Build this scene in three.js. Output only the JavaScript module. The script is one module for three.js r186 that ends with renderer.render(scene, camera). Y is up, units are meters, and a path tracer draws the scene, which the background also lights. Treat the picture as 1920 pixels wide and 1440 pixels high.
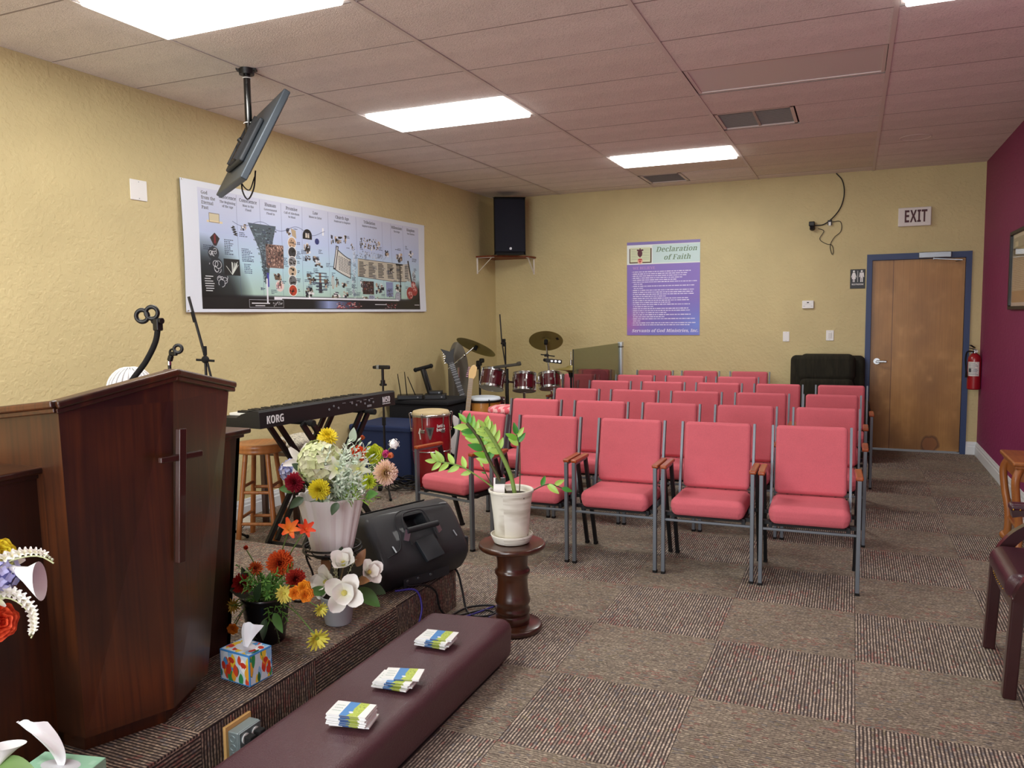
import * as THREE from 'three';
import { mergeGeometries, toCreasedNormals, mergeVertices } from 'three/addons/utils/BufferGeometryUtils.js';
import { RoundedBoxGeometry } from 'three/addons/geometries/RoundedBoxGeometry.js';
import { RectAreaLightUniformsLib } from 'three/addons/lights/RectAreaLightUniformsLib.js';
import { FontLoader } from 'three/addons/loaders/FontLoader.js';
import { Brush, Evaluator, SUBTRACTION } from 'three-bvh-csg';
import { TextGeometry } from 'three/addons/geometries/TextGeometry.js';

// ------------------------------------------------------------------ camera, light, exposure
const scene = new THREE.Scene();
scene.background = new THREE.Color(0.75, 0.84, 0.95);        // overcast daylight outside the street window behind the camera
const camera = new THREE.PerspectiveCamera(51.69, 4 / 3, 0.05, 60);
camera.position.set(0, 1.57, 0);
camera.rotation.order = 'YXZ';
camera.rotation.set(-0.0868, 0.4065, -0.0133);
const renderer = new THREE.WebGLRenderer({ antialias: true });
renderer.toneMapping = THREE.LinearToneMapping;
renderer.toneMappingExposure = 1.0;
renderer.shadowMap.enabled = true;
RectAreaLightUniformsLib.init();

// room: floor y = 0, ceiling 3.107, left wall -4.42, right wall 1.25, back wall -9.75
const H = 3.107, XL = -4.42, XR = 1.25, ZB = -9.75, ZF = 3.6;
const PANEL_NITS = 14, PANEL_GLOW = 7, WINDOW_NITS = 11;        // each lit ceiling panel: its light, and the glow of its diffuser
const PANEL_COLOR = new THREE.Color(1.0, 0.985, 0.94);

// ------------------------------------------------------------------ helpers
let seed = 7;
const rnd = () => { seed = (seed * 1664525 + 1013904223) >>> 0; return seed / 4294967296; };
const rr = (a, b) => a + (b - a) * rnd();
const V = (x, y, z) => new THREE.Vector3(x, y, z);
const clamp = (x, a, b) => Math.min(b, Math.max(a, x));
const taken = {};
function numbered(n) {
  const k = taken[n] = (taken[n] ?? -1) + 1;
  return k ? `${n}_${String(k).padStart(3, '0')}` : n;
}
function metric(g) {                                    // uv in metres, taken from the face direction
  const p = g.attributes.position, n = g.attributes.normal, uv = new Float32Array(p.count * 2);
  for (let i = 0; i < p.count; i += 3) {
    let ax = 0, ay = 0, az = 0;
    for (let k = 0; k < 3; k++) { ax += n.getX(i + k); ay += n.getY(i + k); az += n.getZ(i + k); }
    ax = Math.abs(ax); ay = Math.abs(ay); az = Math.abs(az);
    for (let k = i; k < i + 3; k++) {
      const x = p.getX(k), y = p.getY(k), z = p.getZ(k);
      if (ax >= ay && ax >= az) { uv[2 * k] = z; uv[2 * k + 1] = y; } else if (ay >= az) { uv[2 * k] = x; uv[2 * k + 1] = z; } else { uv[2 * k] = x; uv[2 * k + 1] = y; }
    }
  }
  g.setAttribute('uv', new THREE.BufferAttribute(uv, 2));
}
function plain(g) {
  const q = g.index ? g.toNonIndexed() : g;
  if (!q.attributes.normal) q.computeVertexNormals();
  if (!q.attributes.uv) q.setAttribute('uv', new THREE.BufferAttribute(new Float32Array(q.attributes.position.count * 2), 2));
  for (const k of Object.keys(q.attributes)) if (!['position', 'normal', 'uv', 'color'].includes(k)) q.deleteAttribute(k);
  q.morphAttributes = {};
  return q;
}
function join(gs) {
  const list = (Array.isArray(gs) ? gs.flat(4) : [gs]).map(plain);
  if (list.some((g) => g.attributes.color)) for (const g of list) if (!g.attributes.color) g.setAttribute('color', new THREE.BufferAttribute(new Float32Array(g.attributes.position.count * 3).fill(1), 3));
  return list.length === 1 ? list[0] : mergeGeometries(list);
}
function obj(name, gs, m, parent = scene) {
  const g = join(gs);
  if (m.userData.metric) metric(g);
  const o = new THREE.Mesh(g, m);
  o.name = parent === scene ? numbered(name) : name;
  o.castShadow = o.receiveShadow = true;
  parent.add(o);
  return o;
}
function tag(o, label, category, group) { o.userData.label = label; o.userData.category = category; if (group) o.userData.group = group; return o; }
function thing(name, label, category, [x, y, z] = [0, 0, 0], turn = 0, group) {
  const o = new THREE.Group(); o.name = numbered(name); scene.add(o);
  o.position.set(x, y, z); o.rotation.y = turn;
  return tag(o, label, category, group);
}
function struct(name, gs, m) { const o = obj(name, gs, m); o.userData.kind = 'structure'; return o; }
function structGroup(name, p = [0, 0, 0]) { const o = new THREE.Group(); o.name = numbered(name); o.userData.kind = 'structure'; o.position.set(...p); scene.add(o); return o; }
function copy(src, [x, y, z], turn, label) {
  const o = src.clone(); o.name = numbered(src.name.replace(/_\d{3}$/, '')); scene.add(o);
  o.position.set(x, y, z); o.rotation.y = turn; o.userData = { ...src.userData, label };
  return o;
}
const mv = (g, x, y, z) => { g.translate(x, y, z); return g; };
const rot = (g, x = 0, y = 0, z = 0) => { if (x) g.rotateX(x); if (y) g.rotateY(y); if (z) g.rotateZ(z); return g; };
const box = (w, h, d, x = 0, y = 0, z = 0) => mv(new THREE.BoxGeometry(w, h, d), x, y, z);
const span = (x0, x1, y0, y1, z0, z1) => box(x1 - x0, y1 - y0, z1 - z0, (x0 + x1) / 2, (y0 + y1) / 2, (z0 + z1) / 2);
const rbox = (w, h, d, r, x = 0, y = 0, z = 0, s = 2) => mv(new RoundedBoxGeometry(w, h, d, s, Math.min(r, w / 2.01, h / 2.01, d / 2.01)), x, y, z);
const cyl = (r0, r1, h, x = 0, y = 0, z = 0, s = 20, open = false) => mv(new THREE.CylinderGeometry(r1, r0, h, s, 1, open), x, y + h / 2, z);   // stands on y
const ball = (r, x = 0, y = 0, z = 0, s = 14) => mv(new THREE.SphereGeometry(r, s, Math.max(6, s * .7 | 0)), x, y, z);
const turnTo = (d) => new THREE.Quaternion().setFromUnitVectors(V(0, 1, 0), d.clone().normalize());
function rod(a, b, r0, r1 = r0, s = 10) {               // round bar from a to b
  const A = V(...a), B = V(...b), d = B.clone().sub(A), g = new THREE.CylinderGeometry(r1, r0, d.length(), s);
  g.applyQuaternion(turnTo(d)); return mv(g, (A.x + B.x) / 2, (A.y + B.y) / 2, (A.z + B.z) / 2);
}
function bar(a, b, w, t, up = [0, 1, 0], r = 0) {         // square bar from a to b, w sideways, t along up
  const A = V(...a), B = V(...b), y = B.clone().sub(A), L = y.length(); y.normalize();
  let z = V(...up); z.addScaledVector(y, -z.dot(y)); if (z.length() < 1e-4) z = V(0, 0, 1).addScaledVector(y, -y.z); z.normalize();
  const x = V(0, 0, 0).crossVectors(y, z), g = r ? new RoundedBoxGeometry(w, L, t, 1, r) : new THREE.BoxGeometry(w, L, t);
  g.applyMatrix4(new THREE.Matrix4().makeBasis(x, y, z).setPosition((A.x + B.x) / 2, (A.y + B.y) / 2, (A.z + B.z) / 2));
  return g;
}
function tube(pts, r, n = 0, s = 7, closed = false) {
  const c = new THREE.CatmullRomCurve3(pts.map((p) => V(...p)), closed, 'centripetal');
  return new THREE.TubeGeometry(c, n || pts.length * 5, r, s, closed);
}
function caps(pts, r) { return [ball(r, ...pts[0], 8), ball(r, ...pts[pts.length - 1], 8)]; }
const ring = (R, r, x = 0, y = 0, z = 0, s = 28, q = 8) => mv(new THREE.TorusGeometry(R, r, q, s).rotateX(Math.PI / 2), x, y, z);
const lathe = (pr, s = 32) => new THREE.LatheGeometry(pr.map(([r, y]) => new THREE.Vector2(Math.max(r, 1e-4), y)), s);
function shape(pts) { const s = new THREE.Shape(); pts.forEach(([x, y], i) => (i ? s.lineTo(x, y) : s.moveTo(x, y))); s.closePath(); return s; }
function smooth(pts, n = 60) { const c = new THREE.CatmullRomCurve3(pts.map(([x, y]) => V(x, y, 0)), true, 'centripetal'); return c.getPoints(n).slice(0, -1).map((p) => [p.x, p.y]); }
function extrude(s, d, bevel = 0, steps = 2) { return new THREE.ExtrudeGeometry(s, { depth: d - 2 * bevel, bevelEnabled: bevel > 0, bevelSize: bevel, bevelThickness: bevel, bevelOffset: -bevel, bevelSegments: steps, curveSegments: 16 }).translate(0, 0, bevel); }
const crease = (g, a = 0.6) => toCreasedNormals(g, a);
function quadUV(g, u0, v0, u1, v1) { const a = g.attributes.uv; for (let i = 0; i < a.count; i++) a.setXY(i, u0 + (u1 - u0) * a.getX(i), v0 + (v1 - v0) * a.getY(i)); return g; }
const bend = (g, f) => { const p = g.attributes.position, v = V(0, 0, 0); for (let i = 0; i < p.count; i++) { v.fromBufferAttribute(p, i); f(v); p.setXYZ(i, v.x, v.y, v.z); } g.computeVertexNormals(); return g; };

// ------------------------------------------------------------------ noise and textures
const hash = (x, y) => { let h = (x * 374761393 + y * 668265263) | 0; h = Math.imul(h ^ (h >>> 13), 1274126177); return ((h ^ (h >>> 16)) >>> 0) / 4294967296; };
function vnoise(x, y, px = 0, py = 0) {                  // value noise, periodic when px, py given
  const xi = Math.floor(x), yi = Math.floor(y), fx = x - xi, fy = y - yi, u = fx * fx * (3 - 2 * fx), v = fy * fy * (3 - 2 * fy);
  const w = (i, p) => (p ? ((i % p) + p) % p : i);
  const a = hash(w(xi, px), w(yi, py)), b = hash(w(xi + 1, px), w(yi, py)), c = hash(w(xi, px), w(yi + 1, py)), d = hash(w(xi + 1, px), w(yi + 1, py));
  return a + (b - a) * u + (c - a) * v + (a - b - c + d) * u * v;
}
const fbm = (x, y, p, n = 4) => { let s = 0, a = .5, f = 1; for (let i = 0; i < n; i++) { s += a * vnoise(x * f, y * f, p * f, p * f); a *= .5; f *= 2; } return s / (1 - Math.pow(.5, n)); };
function dataTex(w, h, f, color = true) {               // f(u, v) -> [r, g, b] in sRGB 0..255
  const d = new Uint8Array(w * h * 4);
  for (let y = 0; y < h; y++) for (let x = 0; x < w; x++) { const c = f(x / w, y / h), i = (y * w + x) * 4; if (typeof c === 'number') d[i] = d[i + 1] = d[i + 2] = clamp(c, 0, 255); else { d[i] = clamp(c[0], 0, 255); d[i + 1] = clamp(c[1], 0, 255); d[i + 2] = clamp(c[2], 0, 255); } d[i + 3] = 255; }
  const t = new THREE.DataTexture(d, w, h); t.wrapS = t.wrapT = THREE.RepeatWrapping; t.magFilter = THREE.LinearFilter; t.minFilter = THREE.LinearMipmapLinearFilter; t.generateMipmaps = true;
  if (color) t.colorSpace = THREE.SRGBColorSpace; t.needsUpdate = true; return t;
}
function canvasTex(w, h, draw) { const c = document.createElement('canvas'); c.width = w; c.height = h; draw(c.getContext('2d'), w, h); const t = new THREE.CanvasTexture(c); t.colorSpace = THREE.SRGBColorSpace; t.anisotropy = 8; return t; }
const rep = (t, m, n = m) => { const q = t.clone(); q.repeat.set(1 / m, 1 / n); q.needsUpdate = true; return q; };
const std = (color, roughness = .6, o = {}) => { const { metric: me, ...q } = o, m = new THREE.MeshStandardMaterial({ color, roughness, ...q }); if (me) m.userData.metric = true; return m; };
const phy = (color, roughness = .6, o = {}) => { const { metric: me, ...q } = o, m = new THREE.MeshPhysicalMaterial({ color, roughness, ...q }); if (me) m.userData.metric = true; return m; };
const mix = (a, b, t) => [a[0] + (b[0] - a[0]) * t, a[1] + (b[1] - a[1]) * t, a[2] + (b[2] - a[2]) * t];

// carpet tile: loops in straight rows, pale dashes on dark brown with flecks of red, slate and olive (uv 0..1 is one tile)
function carpetTex(k, pale, dark, N, sharp, wob, contrast) {
  const S = 640;
  return dataTex(S, S, (u, v) => {
    const q = u * N + wob * (fbm(u * 40 + k, v * 34, 0, 2) - .5), c = Math.floor(q), f = q - c, off = hash(((c % N) + N) % N, k * 91 + 3), n = 34;
    const r = v * n + off * 9, s = Math.floor(r), g = r - s, on = hash(c * 7 + k, s * 13), w = Math.sin(Math.PI * f), e = Math.sin(Math.PI * g);
    const t = Math.pow(w, sharp) * (.5 + .5 * Math.pow(e, .4)) * (.62 + .5 * on) * contrast;
    let col = mix(dark, pale, clamp(t, 0, 1));
    const z = hash(c * 31 + 5, Math.floor(v * 30 + off * 3) * 7 + k), patch = clamp((fbm(u * 5 + k * 7, v * 5 + 3, 0, 3) - .54) * 6, 0, 1);
    if (z < .03 + .3 * patch) col = mix(col, [150, 66, 62], .38 * w);
    else if (z > .95) col = mix(col, [88, 96, 112], .4 * w);
    else if (z > .91) col = mix(col, [116, 108, 72], .4 * w);
    const soil = .92 + .16 * fbm(u * 3 + k * 5, v * 3 + k, 0, 4), gr = .92 + .16 * hash(Math.floor(u * S), Math.floor(v * S) + k * 77);
    return [col[0] * soil * gr, col[1] * soil * gr, col[2] * soil * gr];
  });
}
const carpetBump = dataTex(512, 512, (u, v) => { const f = (u * 46) % 1; return 60 + 150 * Math.sin(Math.PI * f) + 40 * hash(Math.floor(u * 512), Math.floor(v * 512)); }, false);
const carpets = [0, 1, 2].map((k) => std(0xffffff, 1, { map: carpetTex(k, [214, 200, 180], [58, 49, 47], 46, 1.7, .25, 1), bumpMap: carpetBump, bumpScale: .003 }));
const carpetsX = [3, 4].map((k) => std(0xffffff, 1, { map: carpetTex(k, [176, 164, 144], [84, 75, 67], 50, .9, 1.5, 1), bumpMap: carpetBump, bumpScale: .003 }));
const stageCarpets = [5, 6].map((k) => std(0xffffff, 1, { map: carpetTex(k, [196, 174, 150], [40, 31, 30], 46, 1.9, .3, .95), bumpMap: carpetBump, bumpScale: .003 }));
// knock-down plaster: soft splats, flat on top
const plaster = dataTex(1024, 1024, (u, v) => { const a = fbm(u * 26, v * 26, 26, 3), b = fbm(u * 60 + 9, v * 60 + 4, 60, 2); return 255 * clamp((a - .46) * 3.4 + .25 + .22 * (b - .5), 0, 1); }, false);
const plasterTint = dataTex(256, 256, (u, v) => { const a = .94 + .06 * fbm(u * 8, v * 8, 8, 4); return [255 * a, 254 * a, 251 * a]; });
const wallMat = (c) => std(c, .62, { metric: true, bumpMap: rep(plaster, .58), bumpScale: .0014, map: rep(plasterTint, 2.2) });
const speckle = dataTex(512, 512, (u, v) => { const x = Math.floor(u * 512), y = Math.floor(v * 512), a = hash(x, y), b = fbm(u * 90, v * 90, 90, 2), c = .965 + .06 * fbm(u * 5, v * 5, 5, 3); const q = c * ((b < .3 ? .93 : 1) - (a < .015 ? .1 : 0)); return [252 * q, 249 * q, 247 * q]; });
const speckleBump = dataTex(512, 512, (u, v) => 255 * fbm(u * 110, v * 110, 110, 2), false);
// wood: grain along v
function woodTex(k, c0, c1, c2, freq = 26, fig = 1) {
  return dataTex(512, 512, (u, v) => {
    const w = fbm(u * 3 + k * 5, v * .75, 0, 3), g = fbm(u * freq * 4, v * 3 + k, 0, 3), ring_ = .5 + .5 * Math.sin((u * freq + w * 7 * fig) * 2.2), p = hash(Math.floor(u * 512), Math.floor(v * 64) + k);
    let c = mix(c0, c1, clamp(.55 * ring_ * fig + .45 * g, 0, 1)); c = mix(c, c2, clamp((w - .45) * 2.2, 0, 1) * .75);
    const d = .93 + .14 * p * g; return [c[0] * d, c[1] * d, c[2] * d];
  });
}
const woodDark = dataTex(1024, 512, (u, v) => {          // stained veneer: fine vertical grain, cloudy stain, darker runs
  const g = fbm(u * 170, v * 4, 0, 3), g2 = fbm(u * 46 + 7, v * 2.2, 0, 3), cl = fbm(u * 5 + 3, v * 3.4, 0, 4), st = fbm(u * 18, v * 1.1 + 5, 0, 2);
  let c = mix([92, 50, 18], [46, 23, 8], clamp(cl * 1.8 - .35, 0, 1)); c = mix(c, [118, 66, 22], clamp((g2 - .5) * 1.2, 0, .5)); c = mix(c, [32, 15, 5], .4 * clamp((g - .45) * 2.4, 0, 1)); c = mix(c, [40, 18, 7], clamp((st - .6) * 1.6, 0, .3));
  return c;
});
const woodHoney = woodTex(2, [176, 108, 52], [138, 78, 34], [196, 130, 70], 24, .8);
const woodRed = woodTex(3, [76, 40, 20], [46, 21, 10], [92, 50, 26], 22, .8);
const fabricBump = dataTex(256, 256, (u, v) => 128 + 60 * Math.sin(u * 256 * Math.PI / 2) * Math.sin(v * 256 * Math.PI / 2) + 60 * (hash(Math.floor(u * 256), Math.floor(v * 256)) - .5), false);
const fabricTint = dataTex(256, 256, (u, v) => { const a = .9 + .14 * hash(Math.floor(u * 256), Math.floor(v * 256)) - .05 * fbm(u * 6, v * 6, 6, 3) + .03; return [255 * a, 255 * a, 255 * a]; });
const leatherBump = dataTex(512, 512, (u, v) => 255 * fbm(u * 48, v * 48, 48, 3), false);
const grit = dataTex(256, 256, (u, v) => 255 * hash(Math.floor(u * 256), Math.floor(v * 256)), false);

// ------------------------------------------------------------------ materials
const M = {
  tan: wallMat(0xd8c998), maroon: wallMat(0x8c2560),
  tile: std(0xf4efee, .95, { metric: true, map: rep(speckle, .55), bumpMap: rep(speckleBump, .55), bumpScale: .002 }),
  tileB: std(0xf0ebe9, .95, { metric: true, map: rep(speckle, .62), bumpMap: rep(speckleBump, .6), bumpScale: .002 }),
  tileOld: std(0xe9e3d6, .95, { metric: true, map: rep(speckle, .7), bumpMap: rep(speckleBump, .6), bumpScale: .002 }),
  tee: std(0xe0d6d3, .5), white: std(0xeeeeec, .4), trim: std(0xdfe3e6, .45), offwhite: std(0xe2ddd2, .55),
  blue: std(0x2f436f, .45), black: std(0x0c0c0e, .45), matte: std(0x121214, .8), rubber: std(0x0e0e0f, .9), chrome: std(0xd4d6d8, .18, { metalness: 1 }),
  steel: std(0x9aa0a6, .38, { metalness: .9 }), nickel: std(0xb9bdc0, .3, { metalness: 1 }), galv: std(0x9fb0b2, .45, { metalness: .75 }),
  pulpit: phy(0xe0cbae, .4, { metric: true, map: rep(woodDark, 1.25, 1.3), clearcoat: .28, clearcoatRoughness: .25 }),
  honey: phy(0xffffff, .4, { metric: true, map: rep(woodHoney, .35, .6), clearcoat: .3, clearcoatRoughness: .3 }),
  redwood: phy(0xffffff, .3, { metric: true, map: rep(woodRed, .4, .6), clearcoat: .6, clearcoatRoughness: .18 }),
  arm: phy(0xf2b88e, .4, { clearcoat: .3, metric: true, map: rep(woodHoney, .3, .5) }),
  pink: phy(0xd66a76, .95, { metric: true, map: rep(fabricTint, .32), bumpMap: rep(fabricBump, .16), bumpScale: .0012, sheen: .25, sheenColor: new THREE.Color(0xe89aa0), sheenRoughness: .6 }),
  frame: std(0x6e757d, .4, { metalness: .45 }), darkFrame: std(0x1c1d20, .5, { metalness: .3 }),
  gold: std(0xb08a3c, .3, { metalness: 1 }), soil: std(0x2a201a, 1), leaf: phy(0x3f7a2c, .45), leafDark: phy(0x2d4a26, .5), stem: std(0x5f7d3a, .6),
  cable: std(0x111114, .5), purple: std(0x37308a, .45),
};

// ================================================================== the room
// ---- walls (solid, 15 cm)
const DX0 = .125, DX1 = 1.145, DTOP = 2.185;
{
  const s = shape([[XL - .15, -.1], [XR + .15, -.1], [XR + .15, H + .3], [XL - .15, H + .3]]);
  s.holes.push(new THREE.Path([[DX0 + .02, -.02], [DX1 - .02, -.02], [DX1 - .02, DTOP - .02], [DX0 + .02, DTOP - .02]].map(([x, y]) => new THREE.Vector2(x, y))));
  struct('wall_back', new THREE.ExtrudeGeometry(s, { depth: .15, bevelEnabled: false }).translate(0, 0, ZB - .15), M.tan);
}
struct('wall_left', span(XL - .15, XL, -.1, H + .3, ZB, ZF), M.tan);
struct('wall_right', span(XR, XR + .15, -.1, H + .3, ZB, ZF), M.maroon);
// street window behind the camera: an opening with panes, daylight coming in through it
const WX0 = -3.1, WX1 = .1, WY0 = .35, WY1 = 2.55;
{
  const s = shape([[XL - .15, -.1], [XR + .15, -.1], [XR + .15, H + .3], [XL - .15, H + .3]]);
  s.holes.push(new THREE.Path([[WX0, WY0], [WX1, WY0], [WX1, WY1], [WX0, WY1]].map(([x, y]) => new THREE.Vector2(x, y))));
  struct('wall_front', new THREE.ExtrudeGeometry(s, { depth: .15, bevelEnabled: false }).translate(0, 0, ZF), M.tan);
  const w = structGroup('window_1', [0, 0, ZF]), alu = std(0x8b8f92, .4, { metalness: .6 }), n = 3, pw = (WX1 - WX0) / n;
  obj('window_frame', [span(WX0, WX1, WY0, WY0 + .05, .04, .1), span(WX0, WX1, WY1 - .05, WY1, .04, .1), span(WX0, WX0 + .05, WY0 + .05, WY1 - .05, .04, .1), span(WX1 - .05, WX1, WY0 + .05, WY1 - .05, .04, .1)], alu, w);
  for (let i = 1; i < n; i++) obj('mullion', span(WX0 + i * pw - .025, WX0 + i * pw + .025, WY0 + .05, WY1 - .05, .04, .1), alu, w);
  const glass = phy(0xffffff, .02, { transmission: 1, thickness: 0 });
  for (let i = 0; i < n; i++) obj('pane', span(WX0 + i * pw + .03, WX0 + (i + 1) * pw - .03, WY0 + .05, WY1 - .05, .067, .073), glass, w);
  obj('window_sill', span(WX0 - .04, WX1 + .04, WY0 - .03, WY0, -.05, .15), M.trim, w);
  const l = new THREE.RectAreaLight(new THREE.Color(.93, .97, 1), WINDOW_NITS, WX1 - WX0 - .1, WY1 - WY0 - .1); l.position.set((WX0 + WX1) / 2, (WY0 + WY1) / 2, -.002); l.castShadow = true; w.add(l);   // the daylight of the opening
}

// ---- floor: 24 inch carpet tiles, laid quarter-turned
const T = .6096, FX = -1.179, FZ = -4.382;
function tileGeo(x0, x1, z0, z1, ou, ov, turned, t = .008) {   // top face carries the pile
  const g = new THREE.BoxGeometry(x1 - x0 - .0012, t, z1 - z0 - .0012).translate((x0 + x1) / 2, -t / 2, (z0 + z1) / 2);
  const p = g.attributes.position, a = g.attributes.uv;
  for (let i = 0; i < p.count; i++) { const u = (p.getX(i) - ou) / T, v = (p.getZ(i) - ov) / T; turned ? a.setXY(i, v, u) : a.setXY(i, u, v); }
  return g;
}
{
  const floor = structGroup('floor');
  obj('subfloor', span(XL - .15, XR + .15, -.12, -.006, ZB - .15, ZF + .15), std(0x2a221f, 1), floor);
  for (let i = -6; i < 5; i++) for (let j = -9; j < 14; j++) {
    const ou = FX + i * T, ov = FZ + j * T, x0 = Math.max(XL, ou), x1 = Math.min(XR, ou + T), z0 = Math.max(ZB, ov), z1 = Math.min(ZF, ov + T);
    if (x1 - x0 < .02 || z1 - z0 < .02 || (x1 < -2 && z0 > -3.6)) continue;
    const bold = ((i + j) % 2 + 2) % 2 === 0, m = bold ? carpets[(i * 3 + j * 5 + 60) % 3] : carpetsX[(i + j * 3 + 61) % 2];
    const o = obj('carpet_tile', tileGeo(x0, x1, z0, z1, ou, ov, !bold), m, floor);
    o.position.y = rr(-.0006, .0002);
  }
}
// ---- ceiling: lay-in panels on a tee grid
const GX = [XL, -3.490, -2.271, -1.052, .167, XR], zk = (k) => -4.0052 - k * T;
const ceiling = structGroup('ceiling'), darkTee = std(0x9d9290, .7);  // cross tees coloured darker than the main tees, reading as dark joint lines
obj('slab', span(XL - .15, XR + .15, H + .16, H + .3, ZB - .15, ZF + .15), std(0x3a3634, .9), ceiling);
const troffers = [[1, -1], [1, 3], [2, 7], [1, -5], [1, -9], [3, -9]], special = {};     // [column, far line]: lit panels
for (const [c, k] of troffers) special[c + ',' + k] = 'lit';
special['3,3'] = 'unlit'; special['3,5'] = 'grille'; special['2,9'] = 'diffuser'; special['4,1'] = 'small';
for (let c = 0; c < 5; c++) for (let k = -12; k <= 10; k++) {
  const x0 = GX[c], x1 = GX[c + 1], z0 = Math.max(ZB, zk(k)), z1 = Math.min(ZF, zk(k - 1)), sp = special[c + ',' + k];
  if (z1 - z0 < .03 || sp === 'lit' || sp === 'unlit') continue;
  let a = x0, b = x1; if (sp === 'grille') a = -.44; if (sp === 'small') a = .167 + .61; if (sp === 'diffuser') a = -1.78;
  const old = (c === 3 && (k === 7 || k === 8)) || (c === 2 && k === 8) || (c === 3 && k === 9);
  const g = new THREE.BoxGeometry(b - a - .004, .015, z1 - z0 - .009);
  const o = obj('ceiling_tile', g, old ? M.tileOld : (hash(c * 5, k + 40) < .5 ? M.tile : M.tileB), ceiling);
  o.position.set((a + b) / 2, H + .0035 + rr(0, .001), (z0 + z1) / 2); o.rotation.set(rr(-.002, .002), 0, rr(-.001, .001));
}
for (let c = 1; c < 5; c++) obj('main_tee', [span(GX[c] - .013, GX[c] + .013, H - .009, H - .0075, ZB, ZF), span(GX[c] - .001, GX[c] + .001, H, H + .035, ZB, ZF)], M.tee, ceiling);
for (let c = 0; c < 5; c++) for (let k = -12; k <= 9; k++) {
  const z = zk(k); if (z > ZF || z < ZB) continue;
  obj('cross_tee', [span(GX[c] + .013, GX[c + 1] - .013, H - .0038, H - .0026, z - .0055, z + .0055)], darkTee, ceiling);
}
obj('wall_angle', [span(XL, XL + .02, H - .001, H + .001, ZB, ZF), span(XL, XL + .002, H, H + .02, ZB, ZF)], M.tee, ceiling);
obj('wall_angle', [span(XR - .02, XR, H - .001, H + .001, ZB, ZF)], M.tee, ceiling);
obj('wall_angle', [span(XL, XR, H - .001, H + .001, ZB, ZB + .02)], M.tee, ceiling);

// ---- baseboards
const basePts = [[0, 0], [.017, 0], [.017, .085], [.013, .092], [.013, .112], [.009, .122], [.006, .138], [0, .14]];
const runX = (x0, x1, z) => extrude(shape(basePts), x1 - x0).rotateY(Math.PI / 2).translate(x0, 0, z).scale(1, 1, 1);
function baseAlongZ(x, z0, z1, dir) { return extrude(shape(basePts.map(([a, b]) => [a * dir, b])), z1 - z0).translate(x, 0, z0); }
function baseAlongX(z, x0, x1) { const g = extrude(shape(basePts.map(([a, b]) => [-a, b])), x1 - x0); return g.rotateY(Math.PI / 2).translate(x0, 0, z); }
struct('baseboard_left', baseAlongZ(XL, ZB, ZF, 1), M.trim);
struct('baseboard_right', baseAlongZ(XR, ZB, ZF, -1), M.trim);
{ const b = structGroup('baseboard_back'); obj('board', baseAlongX(ZB, XL, DX0), M.trim, b); obj('board', baseAlongX(ZB, DX1, XR), M.trim, b); }

// ---- door with blue steel frame
{
  const d = structGroup('door_1', [0, 0, ZB]);
  const veneer = dataTex(512, 1024, (u, v) => {
    const strip = u < .235 ? 0 : 1, w = fbm(u * 3 + strip * 7, v * 2.5, 0, 4), big = fbm(u * 2.5 + 3 + strip * 5, v * 3, 0, 3), g = fbm(u * 160, v * 7 + strip, 0, 2), fl = Math.pow(clamp(fbm(u * 9 + 4, v * 16, 0, 3), 0, 1), 3);
    let c = mix([182, 130, 62], [124, 82, 34], clamp(big * 1.3 - .25, 0, 1)); c = mix(c, [200, 150, 84], clamp(w * 1.6 - .7, 0, 1)); c = mix(c, [120, 78, 32], .35 * g); c = mix(c, [206, 156, 92], fl * .8);
    if (Math.abs(u - .235) < .004) c = mix(c, [84, 46, 18], .7);
    const st = Math.hypot(u - .68, (v - .03) * 2.2) + .05 * (fbm(u * 14, v * 28, 0, 2) - .5); if (st < .11) c = mix(c, st > .075 ? [84, 46, 18] : [132, 76, 34], clamp((.11 - st) * 30, 0, .7));
    return c;
  });
  const lm = phy(0xffffff, .42, { map: veneer, clearcoat: .25, clearcoatRoughness: .35 });
  const f = M.blue, jw = .055;
  obj('door_frame', [span(DX0, DX0 + jw, 0, DTOP, -.12, .018), span(DX1 - jw, DX1, 0, DTOP, -.12, .018), span(DX0 + jw, DX1 - jw, DTOP - jw - .01, DTOP, -.12, .018),
    span(DX0 + jw, DX0 + jw + .016, 0, DTOP - jw, -.12, -.065), span(DX1 - jw - .016, DX1 - jw, 0, DTOP - jw, -.12, -.065), span(DX0 + jw, DX1 - jw, DTOP - jw - .026, DTOP - jw - .01, -.12, -.065)], f, d);
  const leaf = obj('door_leaf', new THREE.BoxGeometry(DX1 - DX0 - 2 * jw - .006, DTOP - jw - .034, .044).translate((DX0 + DX1) / 2, (DTOP - jw - .034) / 2 + .02, -.04), lm, d);
  obj('threshold', span(DX0 + jw, DX1 - jw, 0, .016, -.12, .004), M.nickel, d);
  const hx = DX0 + jw + .07, hy = 1.0;
  obj('handle', [rot(cyl(.034, .034, .008, 0, 0, 0, 24), Math.PI / 2).translate(hx, hy, -.018), rot(cyl(.011, .011, .05, 0, 0, 0, 14), Math.PI / 2).translate(hx, hy, -.012), rbox(.115, .024, .016, .007, hx + .045, hy, .045)], M.nickel, leaf);
  const cl = obj('door_closer', rbox(.31, .062, .055, .006, .79, DTOP - .03, .048), M.steel, d);
  obj('closer_arm', [bar([.78, DTOP - .07, .045], [1.05, DTOP - .095, .075], .022, .006), bar([1.05, DTOP - .095, .075], [1.0, DTOP - .105, -.01], .02, .006), rod([.78, DTOP - .08, .045], [.78, DTOP - .055, .045], .012)], M.steel, cl);
}

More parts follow.
